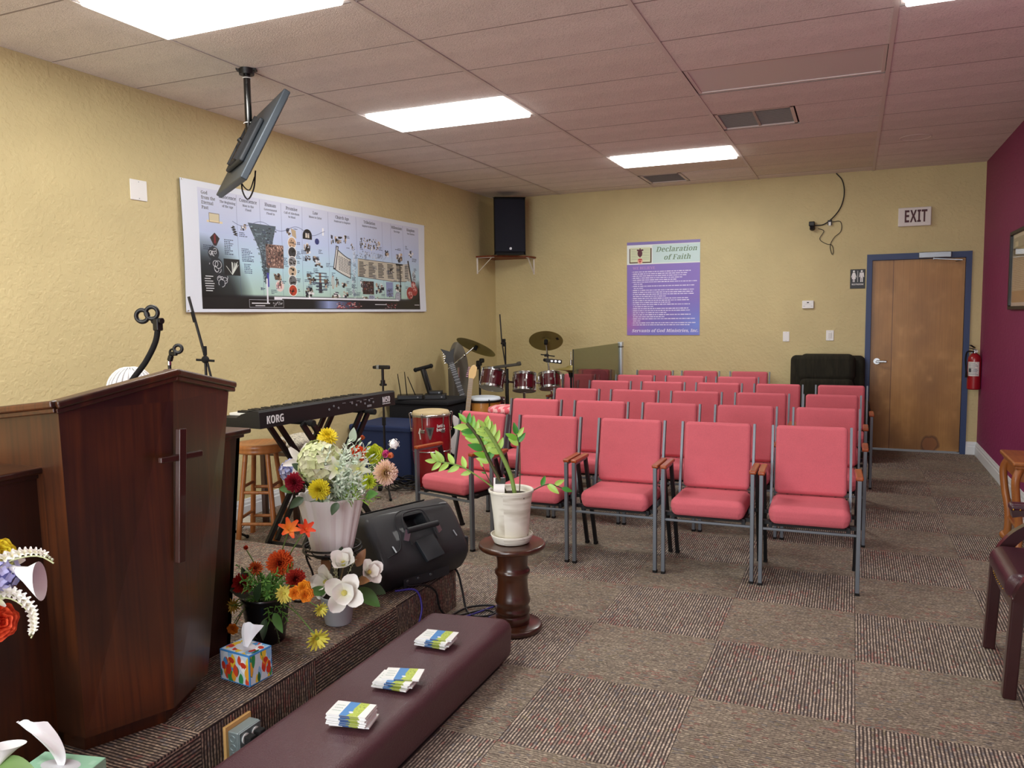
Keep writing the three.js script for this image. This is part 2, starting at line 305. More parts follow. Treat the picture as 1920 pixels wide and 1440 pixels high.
// ---- lit ceiling panels: frame, glowing diffuser, the light just below it
const glow = new THREE.MeshStandardMaterial({ color: 0xffffff, roughness: .6, emissive: PANEL_COLOR, emissiveIntensity: PANEL_GLOW });
const panelWords = ['bright ceiling light panel nearest the camera, beside the TV pole', 'bright ceiling light panel over the room centre, above the banner end', 'bright ceiling light panel farthest back, near the rear wall', 'ceiling light panel out of view above the stage', 'ceiling light panel out of view behind, on the stage side', 'ceiling light panel out of view behind, on the maroon wall side'];
function panel(x0, x1, z0, z1, label, lit = true) {
  const cx = (x0 + x1) / 2, cz = (z0 + z1) / 2, w = x1 - x0, d = z1 - z0, t = thing('ceiling_light', label, 'ceiling light', [cx, H, cz], 0, lit ? 'lit ceiling panels' : undefined);
  const e = .022;
  obj('frame', [box(w - .006, .012, e, 0, .004, -d / 2 + e / 2 + .003), box(w - .006, .012, e, 0, .004, d / 2 - e / 2 - .003), box(e, .012, d - .006 - 2 * e, -w / 2 + e / 2 + .003, .004, 0), box(e, .012, d - .006 - 2 * e, w / 2 - e / 2 - .003, .004, 0)], M.tee, t);
  obj('housing', [box(w - .03, .006, d - .03, 0, .1, 0), box(w - .03, .09, .006, 0, .055, -d / 2 + .015), box(w - .03, .09, .006, 0, .055, d / 2 - .015), box(.006, .09, d - .03, -w / 2 + .015, .055, 0), box(.006, .09, d - .03, w / 2 - .015, .055, 0)], M.white, t);
  obj('diffuser', lit ? rbox(w - .05, .036, d - .05, .012, 0, -.01, 0, 3) : box(w - .05, .004, d - .05, 0, .006, 0), lit ? glow : std(0xdcd6d6, .5), t);
  if (lit) { const l = new THREE.RectAreaLight(PANEL_COLOR, PANEL_NITS, w - .06, d - .06); l.position.set(0, -.031, 0); l.rotation.x = -Math.PI / 2; l.castShadow = true; t.add(l); }
  return t;
}
troffers.forEach(([c, k], i) => panel(GX[c] + .013, GX[c + 1] - .013, zk(k) + .0105, zk(k - 1) - .0105, panelWords[i]));
panel(.18, .77, zk(1) + .0105, zk(0) - .0105, 'lit ceiling panel at the top edge, next to the maroon wall');
panel(GX[3] + .013, GX[4] - .013, zk(3) + .0105, zk(2) - .0105, 'unlit grey ceiling light panel among the ceiling tiles', false);
{ // return grille
  const x0 = -1.039, x1 = -.452, z0 = zk(5) + .012, z1 = zk(4) - .012, t = thing('ceiling_grille', 'dark grey square air return grille in the ceiling grid', 'vent', [(x0 + x1) / 2, H, (z0 + z1) / 2]);
  const w = x1 - x0, d = z1 - z0, m = std(0xb4aeaa, .6);
  obj('backing', box(w - .02, .004, d - .02, 0, .03, 0), std(0x6a6663, .9), t);
  obj('frame', [box(w, .012, .025, 0, .004, d / 2 - .0125), box(w, .012, .025, 0, .004, -d / 2 + .0125), box(.025, .012, d, w / 2 - .0125, .004, 0), box(.025, .012, d, -w / 2 + .0125, .004, 0)], M.tee, t);
  for (let i = 0; i < 18; i++) obj('slat', rot(box(w - .05, .002, .022), .7).translate(0, .012, -d / 2 + .04 + i * (d - .08) / 17), m, t);
  obj('crossbar', [box(.02, .006, d - .05, 0, .004, 0)], m, t);
}
{ // supply diffuser
  const x0 = GX[2] + .02, x1 = -1.79, z0 = zk(9) + .012, z1 = zk(8) - .012, w = x1 - x0, d = z1 - z0, t = thing('ceiling_vent', 'grey louvred air vent in the ceiling by the rear wall', 'vent', [(x0 + x1) / 2, H, (z0 + z1) / 2]);
  obj('frame', [box(w, .012, .03, 0, .002, d / 2 - .015), box(w, .012, .03, 0, .002, -d / 2 + .015), box(.03, .012, d, w / 2 - .015, .002, 0), box(.03, .012, d, -w / 2 + .015, .002, 0)], M.tee, t);
  obj('backing', box(w - .03, .004, d - .03, 0, .05, 0), std(0x4a4744, .9), t);
  for (let i = 0; i < 14; i++) obj('slat', rot(box(w - .06, .002, .032), .75).translate(0, .012, -d / 2 + .05 + i * (d - .1) / 13), std(0xa8a29c, .6), t);
}
{ const t = thing('ceiling_speaker', 'round white ceiling speaker set in a tile near the maroon wall', 'speaker', [.476, H, -8.09]); obj('rim', ring(.125, .009, 0, .002, 0, 40), M.tee, t); obj('grille', cyl(.122, .122, .004, 0, .0, 0, 40), std(0xc4b5b1, .8), t); }

// ================================================================== congregation chairs
// local frame: faces +z, front legs at z = .24
function cushion(w, h, d, r, puff, wrinkle, k) {        // padded block: rounded, crowned, pulled in at the corners
  const g = new RoundedBoxGeometry(w, h, d, 5, r);
  return bend(mergeVertices(g), (p) => {
    const a = clamp(1 - Math.pow(Math.abs(2 * p.x / w), 2.5), 0, 1), b = clamp(1 - Math.pow(Math.abs(2 * p.z / d), 2.5), 0, 1), c = clamp(1 - Math.pow(Math.abs(2 * p.y / h), 2.5), 0, 1);
    p.y += Math.sign(p.y) * puff * a * b; p.z += Math.sign(p.z) * puff * .6 * a * c; p.x += Math.sign(p.x) * puff * .4 * b * c;
    const e = Math.pow(Math.abs(2 * p.x / w), 6); p.z -= Math.sign(p.z) * wrinkle * e * (.6 + .4 * Math.sin(p.y * 190 + k)); p.y -= Math.sign(p.y) * wrinkle * .5 * e;
  });
}
function makeChair() {
  const t = thing('stacking_chair', '', 'chair', [0, 0, 0], 0, 'pink upholstered armchairs in rows');
  const seat = cushion(.43, .1, .45, .04, .012, .008, 1);
  bend(seat, (p) => { const q = clamp((p.z + .22) / .44, 0, 1); p.y += .4105 + .012 * q + .004 * Math.sin(q * 3); if (p.z > .12 && p.y < .4) p.y -= .012 * clamp((p.z - .12) / .1, 0, 1); });
  obj('seat', mv(seat, 0, 0, .035), M.pink, t);
  const back = cushion(.405, .41, .055, .022, .006, .002, 2);
  obj('backrest', rot(back, -.2).translate(0, .672, -.152), M.pink, t);
  for (const s of [-1, 1]) {
    const x = s * .257;
    const lg = obj('front_leg', rbox(.022, .64, .03, .003, x, .322, .24, 1), M.frame, t);
    obj('foot', rbox(.025, .016, .033, .003, x, .008, .24, 1), M.rubber, lg);
    const rl = obj('rear_leg', bar([x, .635, .012], [x, .012, -.21], .022, .03, [0, 0, 1], .003), M.darkFrame, t);
    obj('foot', rbox(.025, .016, .036, .003, x, .008, -.212, 1), M.rubber, rl);
    obj('arm_rail', bar([x, .634, .25], [x, .634, 0], .02, .012, [0, 1, 0]), M.frame, t);
    obj('armrest', rbox(.04, .022, .262, .008, x, .652, .122, 2), M.arm, t);
    obj('back_post', [crease(tubeFlat([[s * .222, .372, .03], [s * .222, .372, -.075], [s * .222, .4, -.1], [s * .222, .46, -.108], [s * .222, .66, -.152], [s * .222, .872, -.197]], .014, .032))], M.frame, t);
    obj('side_rail', [box(.02, .03, .42, s * .205, .353, .01), box(.045, .022, .03, s * .235, .36, .18), box(.045, .022, .03, s * .235, .36, -.08)], M.darkFrame, t);
  }
  obj('front_rail', rbox(.5, .014, .018, .003, 0, .333, .235, 1), M.frame, t);
  obj('rear_rail', [box(.43, .03, .016, 0, .353, -.19), box(.41, .012, .02, 0, .452, -.112), ...[-.13, -.05, .06, .14].map((x) => box(.012, .03, .012, x, .45, -.112))], M.darkFrame, t);
  obj('seat_pan', box(.4, .012, .4, 0, .357, .03), M.matte, t);
  return t;
}
function tubeFlat(pts, w, d) {                           // flat bar bent along pts in the y-z plane
  const c = new THREE.CatmullRomCurve3(pts.map((p) => V(...p)), false, 'centripetal'), n = 26, g = [], P = c.getPoints(n), pos = [], idx = [];
  for (let i = 0; i <= n; i++) {
    const tn = c.getTangent(i / n), nr = V(0, -tn.z, tn.y).normalize();
    for (const [a, b] of [[-1, -1], [1, -1], [1, 1], [-1, 1]]) pos.push(P[i].x + a * w / 2, P[i].y + nr.y * b * d / 2, P[i].z + nr.z * b * d / 2);
    if (i) for (let k = 0; k < 4; k++) { const a = (i - 1) * 4 + k, b = (i - 1) * 4 + (k + 1) % 4, e = a + 4, f = b + 4; idx.push(a, b, f, a, f, e); }
  }
  const e = n * 4; idx.push(0, 2, 1, 0, 3, 2, e, e + 1, e + 2, e, e + 2, e + 3);
  const q = new THREE.BufferGeometry(); q.setAttribute('position', new THREE.Float32BufferAttribute(pos, 3)); q.setIndex(idx); return crease(q, .5);
}
const chair0 = makeChair();
const rowsOfChairs = [   // front-leg line z, [x, turn] from the aisle inwards
  [-4.66, 'front row', [[-.205, .03], [-.768, .01], [-1.333, 0], [-1.9, .02], [-2.55, -.28]]],
  [-5.66, 'second row', [[-.165, 0], [-.724, 0], [-1.283, 0], [-1.842, .005], [-2.402, .005]]],
  [-6.64, 'third row', [[-.15, 0], [-.708, 0], [-1.266, 0], [-1.824, 0], [-2.382, 0]]],
  [-7.56, 'fourth row', [[-.09, 0], [-.652, -.005], [-1.212, -.005], [-1.768, 0], [-2.323, 0]]],
  [-8.36, 'fifth row', [[-1.13, .02], [-1.69, 0], [-2.26, 0], [-2.905, 0]]],
  [-9.16, 'last row', [[-1.1, 0], [-1.67, 0], [-2.22, 0], [-2.93, 0]]],
];
const nth = ['at the aisle end', 'second from the aisle', 'third from the aisle', 'fourth from the aisle', 'fifth from the aisle'];
rowsOfChairs.forEach(([z, row, list], r) => list.forEach(([x, turn], i) => {
  let w = r < 4 ? nth[i] : ['nearest the recliner', 'second from the recliner', 'third from the recliner', 'seen through the smoked glass panel'][i];
  if (r === 0 && i === 4) w = 'turned aside behind the potted plant';
  const label = `pink upholstered metal armchair in the ${row}, ${w}`;
  const px = x - Math.sin(turn) * .24, pz = z - .24 * Math.cos(turn) - (r === 0 && i === 4 ? .06 : 0);
  if (!r && !i) { chair0.position.set(px, 0, pz); chair0.rotation.y = turn; chair0.userData.label = label; } else copy(chair0, [px, 0, pz], turn, label);
}));

// ================================================================== things on the walls and ceiling
const faceTex = (w, h, draw, rough = .5, o = {}) => std(0xffffff, rough, { map: canvasTex(w, h, draw), ...o });
function plate(name, w, h, d, body, front, parent) {     // flat board whose +z face carries a print (uv 0..1)
  const b = obj(name, mv(new THREE.BoxGeometry(w, h, d), 0, 0, d / 2), body, parent);
  const f = obj('print', mv(new THREE.PlaneGeometry(w, h), 0, 0, d + .0006), front, b);
  return b;
}
const shade2 = (c, a, b) => { const g = c.createLinearGradient(0, 0, 0, b); g.addColorStop(0, a[0]); g.addColorStop(1, a[1]); return g; };
// ---- long dispensation chart
{
  const W = 2048, Hh = 560;
  const tex = faceTex(W, Hh, (c, w, h) => {
    let s = 11; const R = () => (s = (s * 16807) % 2147483647) / 2147483647;
    c.fillStyle = '#e3ebf6'; c.fillRect(0, 0, w, h);
    const x0 = 92, x1 = w - 78, y0 = 26, y1 = h - 14;
    let g = c.createLinearGradient(0, y0, 0, y1); g.addColorStop(0, '#d6dcf0'); g.addColorStop(.35, '#c0d0f2'); g.addColorStop(.62, '#b8dcea'); g.addColorStop(.87, '#b4d4c8'); g.addColorStop(.89, '#33353d'); g.addColorStop(1, '#121214');
    c.fillStyle = g; c.fillRect(x0, y0, x1 - x0, y1 - y0);
    // dark printed corners
    for (const [cx, cy, r] of [[x0, y1, 330], [x1, y1, 190]]) { g = c.createRadialGradient(cx, cy, 20, cx, cy, r); g.addColorStop(0, 'rgba(8,8,10,1)'); g.addColorStop(.6, 'rgba(14,16,20,.85)'); g.addColorStop(1, 'rgba(20,24,30,0)'); c.fillStyle = g; c.fillRect(x0, y0, x1 - x0, y1 - y0); }
    const cols = [x0, 330, 485, 632, 790, 1010, 1265, 1540, 1640, 1780, x1], heads = [['Innocence', 'The Beginning', 'of the Age'], ['Conscience', 'Man to the', 'Flood'], ['Human', 'Government', 'Flood to'], ['Promise', 'Call of Abraham', 'to Sinai'], ['Law', 'Moses to Christ', ''], ['Church Age', 'Pentecost to Rapture', ''], ['Tribulation', 'Rapture to Revelation', ''], ['', '', ''], ['Millennium', 'The Reign', ''], ['Kingdom', 'New Heaven', '']];
    c.strokeStyle = 'rgba(70,86,130,.55)'; c.lineWidth = 2; for (let i = 1; i < cols.length - 1; i++) { c.beginPath(); c.moveTo(cols[i], y0 + 4); c.lineTo(cols[i], y1 - 60); c.stroke(); }
    c.textAlign = 'center';
    heads.forEach(([a, b, d], i) => { const cx = (cols[i] + cols[i + 1]) / 2 + (i ? 0 : 62); c.fillStyle = '#1d2233'; c.font = 'bold 21px serif'; c.fillText(a, cx, y0 + 30); c.font = 'bold 14px serif'; c.fillText(b, cx, y0 + 50); c.fillText(d, cx, y0 + 68); });
    c.textAlign = 'left'; c.fillStyle = '#3a3a3a'; c.font = 'bold 19px serif'; ['God', 'from the', 'Eternal', 'Past'].forEach((q, i) => c.fillText(q, x0 + 20, y0 + 26 + i * 21));
    const dash = (x, y, n, col = '#26304a', wmax = 60) => { c.fillStyle = col; for (let i = 0; i < n; i++) { let q = x; const e = x + wmax * (.5 + .5 * R()); while (q < e) { const l = 3 + 9 * R(); c.fillRect(q, y + i * 9, l, 4); q += l + 3; } } };
    c.save(); c.translate(0, 6); c.scale(1, .875);
    // throne, winged figure, globes on the left
    c.fillStyle = '#d8cfae'; c.fillRect(x0 + 62, 140, 62, 44); c.fillStyle = '#e9d9b0'; c.fillRect(x0 + 48, 176, 96, 10); c.strokeStyle = '#4a3a2a'; c.strokeRect(x0 + 62, 140, 62, 44);
    c.fillStyle = '#2a1518'; c.beginPath(); c.moveTo(x0 + 92, 235); c.lineTo(x0 + 122, 262); c.lineTo(x0 + 100, 300); c.lineTo(x0 + 84, 300); c.lineTo(x0 + 62, 262); c.fill(); c.fillStyle = '#7c1f24'; c.fillRect(x0 + 86, 244, 12, 44);
    for (const [gx, gy, r] of [[x0 + 80, 338, 34], [x0 + 92, 400, 42], [x0 + 124, 470, 38]]) { c.fillStyle = 'rgba(30,36,44,.9)'; c.beginPath(); c.arc(gx, gy, r, 0, 7); c.fill(); c.strokeStyle = '#d8dde2'; c.lineWidth = 3; for (let i = 0; i < 6; i++) { c.beginPath(); c.arc(gx + (R() - .5) * r, gy + (R() - .5) * r, r * .35 * R() + 6, R() * 6, R() * 6 + 3); c.stroke(); } }
    c.fillStyle = '#101216'; c.fillRect(x0 + 140, 360, 100, 84); c.strokeStyle = '#dfe8e2'; for (let i = 0; i < 14; i++) { c.beginPath(); c.moveTo(x0 + 190, 440); c.lineTo(x0 + 145 + 90 * R(), 365 + 40 * R()); c.stroke(); }
    for (let i = 0; i < 7; i++) { c.fillStyle = '#e8ecf0'; c.fillRect(x0 + 20 + 6 * R(), 452 + i * 12, 60 * (.6 + .4 * R()), 4); }
    dash(x0 + 150, 262, 9); dash(x0 + 20, 300, 3); dash(350, 300, 8, '#31406a', 80); dash(360, 380, 6, '#31406a', 60);
    c.strokeStyle = '#141414'; c.lineWidth = 5; c.beginPath(); for (let i = 0; i < 30; i++) c.lineTo(300 + 10 * Math.sin(i * .9) + i * .7, 190 + i * 1.6); c.stroke();
    // pouring column
    c.fillStyle = '#4c5a66'; c.beginPath(); c.moveTo(400, 160); c.lineTo(590, 160); c.lineTo(548, 300); c.lineTo(520, 480); c.lineTo(498, 480); c.lineTo(470, 300); c.fill();
    for (let i = 0; i < 260; i++) { const q = R(), y = 165 + 310 * q, hw = 90 * (1 - q) * (1 - q * .6) + 10; c.fillStyle = ['rgba(24,30,36,.7)', 'rgba(150,176,186,.7)', 'rgba(60,84,80,.6)'][i % 3]; c.fillRect(498 + (R() * 2 - 1) * hw, y, 12 * R() + 3, 3 + 4 * R()); }
    c.fillStyle = '#7a5f58'; c.fillRect(512, 262, 128, 128); for (let i = 0; i < 160; i++) { c.fillStyle = ['#1a1414', '#b48f80', '#4c3632', '#d6b8a4'][i % 4]; c.fillRect(512 + 122 * R(), 262 + 120 * R(), 8 * R() + 2, 12 * R() + 2); }
    c.fillStyle = '#5b4438'; c.beginPath(); c.moveTo(570, 455); c.quadraticCurveTo(600, 380, 622, 455); c.fill(); c.fillStyle = '#e8d6d0'; c.beginPath(); c.arc(606, 488, 32, 0, 7); c.fill(); c.fillStyle = '#a03038'; c.fillRect(590, 470, 6, 30); c.fillRect(612, 476, 6, 26);
    c.fillStyle = '#4a4ab0'; c.fillRect(512, 420, 14, 76);
    // medallions
    const medal = ['#c9a98c', '#3a3a3e', '#8c8c90', '#c9b49a', '#6a6e70', '#b8452c'];
    for (let i = 0; i < 6; i++) { const y = 240 + i * 54; c.fillStyle = '#f4f4f0'; c.beginPath(); c.arc(708, y, 34, 0, 7); c.fill(); c.fillStyle = medal[i]; c.beginPath(); c.arc(708, y, 30, 0, 7); c.fill(); c.fillStyle = '#15130f'; for (let k = 0; k < 9; k++) c.fillRect(684 + 40 * R(), y - 20 + 36 * R(), 3 + 14 * R(), 3 + 8 * R()); dash(748, y - 8, 2, '#1f2740', 24); }
    c.fillStyle = '#bda98a'; c.beginPath(); c.moveTo(700, 158); c.lineTo(738, 168); c.lineTo(742, 214); c.lineTo(710, 200); c.fill();
    const icon = (x, y, w2, h2, n = 14) => { for (let i = 0; i < n; i++) { c.fillStyle = ['#17171b', '#6a5a4c', '#2e3040', '#b9a48e', '#e8e8ea'][Math.floor(R() * 5)]; c.fillRect(x + w2 * R() * .8, y + h2 * R() * .8, w2 * .3 * R() + 4, h2 * .3 * R() + 4); } };
    c.fillStyle = '#15151a'; c.beginPath(); c.arc(832, 188, 38, Math.PI, 0); c.lineTo(870, 208); c.lineTo(794, 208); c.fill(); c.fillStyle = '#d9d2c2'; c.fillRect(816, 172, 14, 28); c.fillRect(834, 172, 14, 28);
    icon(800, 226, 52, 62, 30); icon(800, 300, 58, 36); icon(880, 334, 76, 30); icon(820, 408, 66, 52, 22); icon(802, 486, 70, 66, 26); c.fillStyle = '#343c78'; c.beginPath(); c.arc(912, 214, 18, 0, 7); c.fill();
    c.fillStyle = '#8c6a58'; c.fillRect(920, 400, 18, 90); c.fillStyle = '#3a3030'; c.fillRect(916, 460, 26, 60); c.strokeStyle = '#333c50'; for (let i = 0; i < 6; i++) { c.beginPath(); c.moveTo(890, 400 + i * 20); c.lineTo(985, 400 + i * 20); c.stroke(); }
    c.fillStyle = '#f4f6fb'; c.fillRect(958, 130, 12, 44); for (let i = 0; i < 9; i++) dash(880 + 90 * R(), 260 + 250 * R(), 3, '#2b3858', 36); for (let i = 0; i < 6; i++) dash(800 + 70 * R(), 380 + 120 * R(), 2, '#2b3858', 50);
    // scroll
    c.fillStyle = '#d6d6cf'; c.beginPath(); c.moveTo(1080, 246); c.quadraticCurveTo(1170, 300, 1200, 300); c.lineTo(1200, 420); c.quadraticCurveTo(1120, 400, 1060, 372); c.fill(); c.strokeStyle = '#1a1a1e'; c.lineWidth = 5; c.stroke();
    c.lineWidth = 22; c.strokeStyle = '#24262c'; c.beginPath(); c.moveTo(1085, 226); c.lineTo(1052, 372); c.stroke(); c.lineWidth = 10; c.strokeStyle = '#e4e4e0'; c.beginPath(); c.moveTo(1083, 232); c.lineTo(1054, 362); c.stroke();
    c.fillStyle = '#22242a'; for (let i = 0; i < 7; i++) for (let k = 0; k < 9; k++) c.fillRect(1092 + i * 15 + 2 * R(), 286 + i * 4 + k * 10, 8, 5);
    icon(1062, 166, 70, 50, 18); icon(1140, 150, 30, 60, 12); icon(1030, 160, 20, 60, 8); icon(1200, 190, 26, 50, 8); icon(1060, 430, 30, 60, 10); icon(1110, 440, 50, 40, 12); icon(1020, 510, 80, 40, 22); icon(1120, 500, 60, 40, 16); c.strokeStyle = '#c08a6a'; c.lineWidth = 4; c.beginPath(); c.ellipse(1036, 452, 8, 38, 0, 0, 7); c.stroke(); c.fillStyle = '#15151a'; c.fillRect(1066, 420, 6, 46); c.fillRect(1056, 432, 26, 6);
    for (let i = 0; i < 90; i++) { c.strokeStyle = ['#f2f6fc', '#5a6478', '#8c98b0'][i % 3]; c.lineWidth = 2; const y = 220 + 320 * R(); c.beginPath(); c.arc(1232 + 26 * (R() - .5), y, 4 + 8 * R(), R() * 6, R() * 6 + 2.4); c.stroke(); }
    // tribulation row, tables
    for (let i = 0; i < 6; i++) { icon(1300 + i * 30, 150, 20, 26, 5); icon(1296 + i * 34, 182, 28, 40, 9); }
    for (let i = 0; i < 110; i++) { c.fillStyle = ['#6a7488', '#9aa6bc', '#d6dce8'][i % 3]; c.fillRect(1275 + 300 * R(), 236 + 40 * R(), 6 * R() + 2, 10 * R() + 2); }
    c.fillStyle = '#c4bfae'; c.beginPath(); c.moveTo(1272, 290); c.lineTo(1790, 300); c.lineTo(1800, 420); c.lineTo(1640, 425); c.lineTo(1272, 404); c.fill(); c.strokeStyle = '#3a3c40'; c.lineWidth = 3; c.stroke();
    c.fillStyle = '#26282e'; for (let q = 0; q < 5; q++) for (let i = 0; i < 10; i++) c.fillRect(1284 + q * 100, 308 + i * 10, 40 + 36 * R(), 5);
    c.fillStyle = '#3c2a26'; c.fillRect(1322, 432, 112, 86); for (let i = 0; i < 110; i++) { c.fillStyle = ['#120c0c', '#8a4038', '#c0a898', '#40302c'][i % 4]; c.fillRect(1322 + 104 * R(), 432 + 80 * R(), 8 * R(), 10 * R()); } icon(1290, 428, 26, 40, 8); icon(1450, 436, 80, 76, 26); icon(1310, 528, 60, 50, 16); c.fillStyle = '#a8b4c8'; c.fillRect(1380, 524, 60, 44); dash(1386, 528, 4, '#2a3048', 44); icon(1450, 524, 20, 44, 7);
    c.fillStyle = '#8c98c0'; c.fillRect(1562, 430, 74, 100); c.fillStyle = '#4c4c48'; for (let i = 0; i < 50; i++) c.fillRect(1562 + 70 * R(), 480 + 50 * R(), 6 * R() + 2, 6 * R() + 2);
    icon(1660, 440, 70, 60, 20); c.fillStyle = '#e8ecf6'; c.beginPath(); c.arc(1694, 530, 34, 0, 7); c.fill(); c.strokeStyle = '#3a4668'; c.lineWidth = 4; for (let i = 0; i < 4; i++) { c.beginPath(); c.arc(1694, 530, 8 + i * 8, 0, 7); c.stroke(); }
    icon(1690, 220, 70, 80, 26); c.fillStyle = '#17171c'; c.fillRect(1680, 300, 90, 8); c.fillRect(1722, 300, 10, 250); c.fillStyle = '#c9c6bc'; c.beginPath(); c.moveTo(1760, 300); c.lineTo(1840, 290); c.lineTo(1860, 420); c.lineTo(1770, 410); c.fill(); c.lineWidth = 16; c.strokeStyle = '#24262c'; c.beginPath(); c.moveTo(1826, 270); c.lineTo(1870, 430); c.stroke(); c.fillStyle = '#22242a'; for (let i = 0; i < 8; i++) c.fillRect(1784, 310 + i * 12, 44, 5);
    for (const [gx, gy, r] of [[1845, 500, 44], [1905, 480, 38], [1890, 440, 30]]) { c.fillStyle = '#a03a3a'; c.beginPath(); c.arc(gx, gy, r, 0, 7); c.fill(); c.strokeStyle = '#e8c8c4'; c.lineWidth = 4; for (let i = 0; i < 7; i++) { c.beginPath(); c.arc(gx + (R() - .5) * r, gy + (R() - .5) * r, 10 * R() + 5, R() * 6, R() * 6 + 3); c.stroke(); } }
    for (let i = 0; i < 60; i++) { c.strokeStyle = ['#2e3440', '#8c98a8', '#e2e8ee'][i % 3]; c.lineWidth = 3; c.beginPath(); c.arc(1900 + 30 * (R() - .5), 380 + 60 * (R() - .5), 6 + 8 * R(), R() * 6, R() * 6 + 2); c.stroke(); }
    dash(1880, 250, 3); dash(1900, 320, 3, '#26304a', 30);
    for (let i = 0; i < 70; i++) dash(330 + 1500 * R(), 150 + 370 * R(), 1 + Math.floor(3 * R()), '#33405e', 26 + 20 * R());
    for (const [x, y, w2, h2] of [[350, 170, 40, 40], [560, 420, 60, 60], [660, 160, 40, 40], [870, 300, 60, 40], [960, 430, 40, 60], [1290, 430, 40, 70], [1460, 160, 60, 40], [1560, 210, 50, 50], [1830, 190, 60, 50], [1600, 330, 40, 40]]) icon(x, y, w2, h2, 14);
    c.restore();
    // time line
    c.fillStyle = '#1a1a1c'; c.fillRect(x0, y1 - 52, x1 - x0, 52); g = c.createRadialGradient(x0, y1 - 60, 10, x0, y1 - 60, 200); c.fillStyle = '#eef2fa'; c.fillRect(560, y1 - 60, 1140, 9); c.fillRect(505, 400, 11, 120); c.fillRect(560, y1 - 60, 60, 14); g = c.createLinearGradient(860, 0, 1300, 0); g.addColorStop(0, 'rgba(160,180,240,0)'); g.addColorStop(.3, 'rgba(170,190,245,.85)'); g.addColorStop(1, 'rgba(160,180,240,0)'); c.fillStyle = g; c.fillRect(860, y1 - 44, 440, 40);
    for (let i = 0; i < 60; i++) { c.fillStyle = ['#a03030', '#e8b0a8', '#5a1a1a'][i % 3]; c.fillRect(1060 + 240 * R(), y1 - 40 + 32 * R(), 18 * R() + 3, 4); } for (let i = 0; i < 26; i++) { c.fillStyle = ['#8a2c34', '#c8a0a8'][i % 2]; c.fillRect(1540 + 130 * R(), y1 - 36 + 28 * R(), 16 * R(), 4); } c.strokeStyle = '#bfc4cc'; c.lineWidth = 2; c.strokeRect(380, y1 - 44, 250, 36); c.fillStyle = '#dfe2e8'; c.fillRect(396, y1 - 30, 130, 5); c.fillRect(420, y1 - 18, 70, 4); for (let i = 0; i < 12; i++) c.fillRect(550 + i * 6, y1 - 38 + 20 * R(), 3, 8); c.fillRect(1440, y1 - 30, 120, 4); c.fillRect(1900, y1 - 30, 60, 4);
    c.strokeStyle = 'rgba(70,84,130,.6)'; c.lineWidth = 3; c.beginPath(); for (let i = 0; i <= 40; i++) c.lineTo(300 + i * 17, 150 + 16 * Math.sin(i * .42)); c.stroke();
  }, .38);
  const t = thing('timeline_banner', 'long white-bordered vinyl banner with a blue and black illustrated timeline chart', 'banner', [XL + .012, 2.097, -6.075], Math.PI / 2);
  const g = new THREE.PlaneGeometry(3.49, .952, 60, 14); bend(g, (p) => { p.z += .006 + .005 * Math.sin(p.x * 2.3 + p.y * 3) + .004 * Math.sin(p.x * 6 - p.y * 5); });
  obj('vinyl_sheet', [g], tex, t);
  const back = g.clone(); back.translate(0, 0, -.0015); back.index.array.reverse(); obj('backing_sheet', back, M.white, t);
  for (const x of [-1.74, 1.74]) for (const y of [-.47, .47]) obj('push_pin', rot(cyl(.005, .004, .008), Math.PI / 2).translate(x * .997, y * .99, .012), M.chrome, t);
}
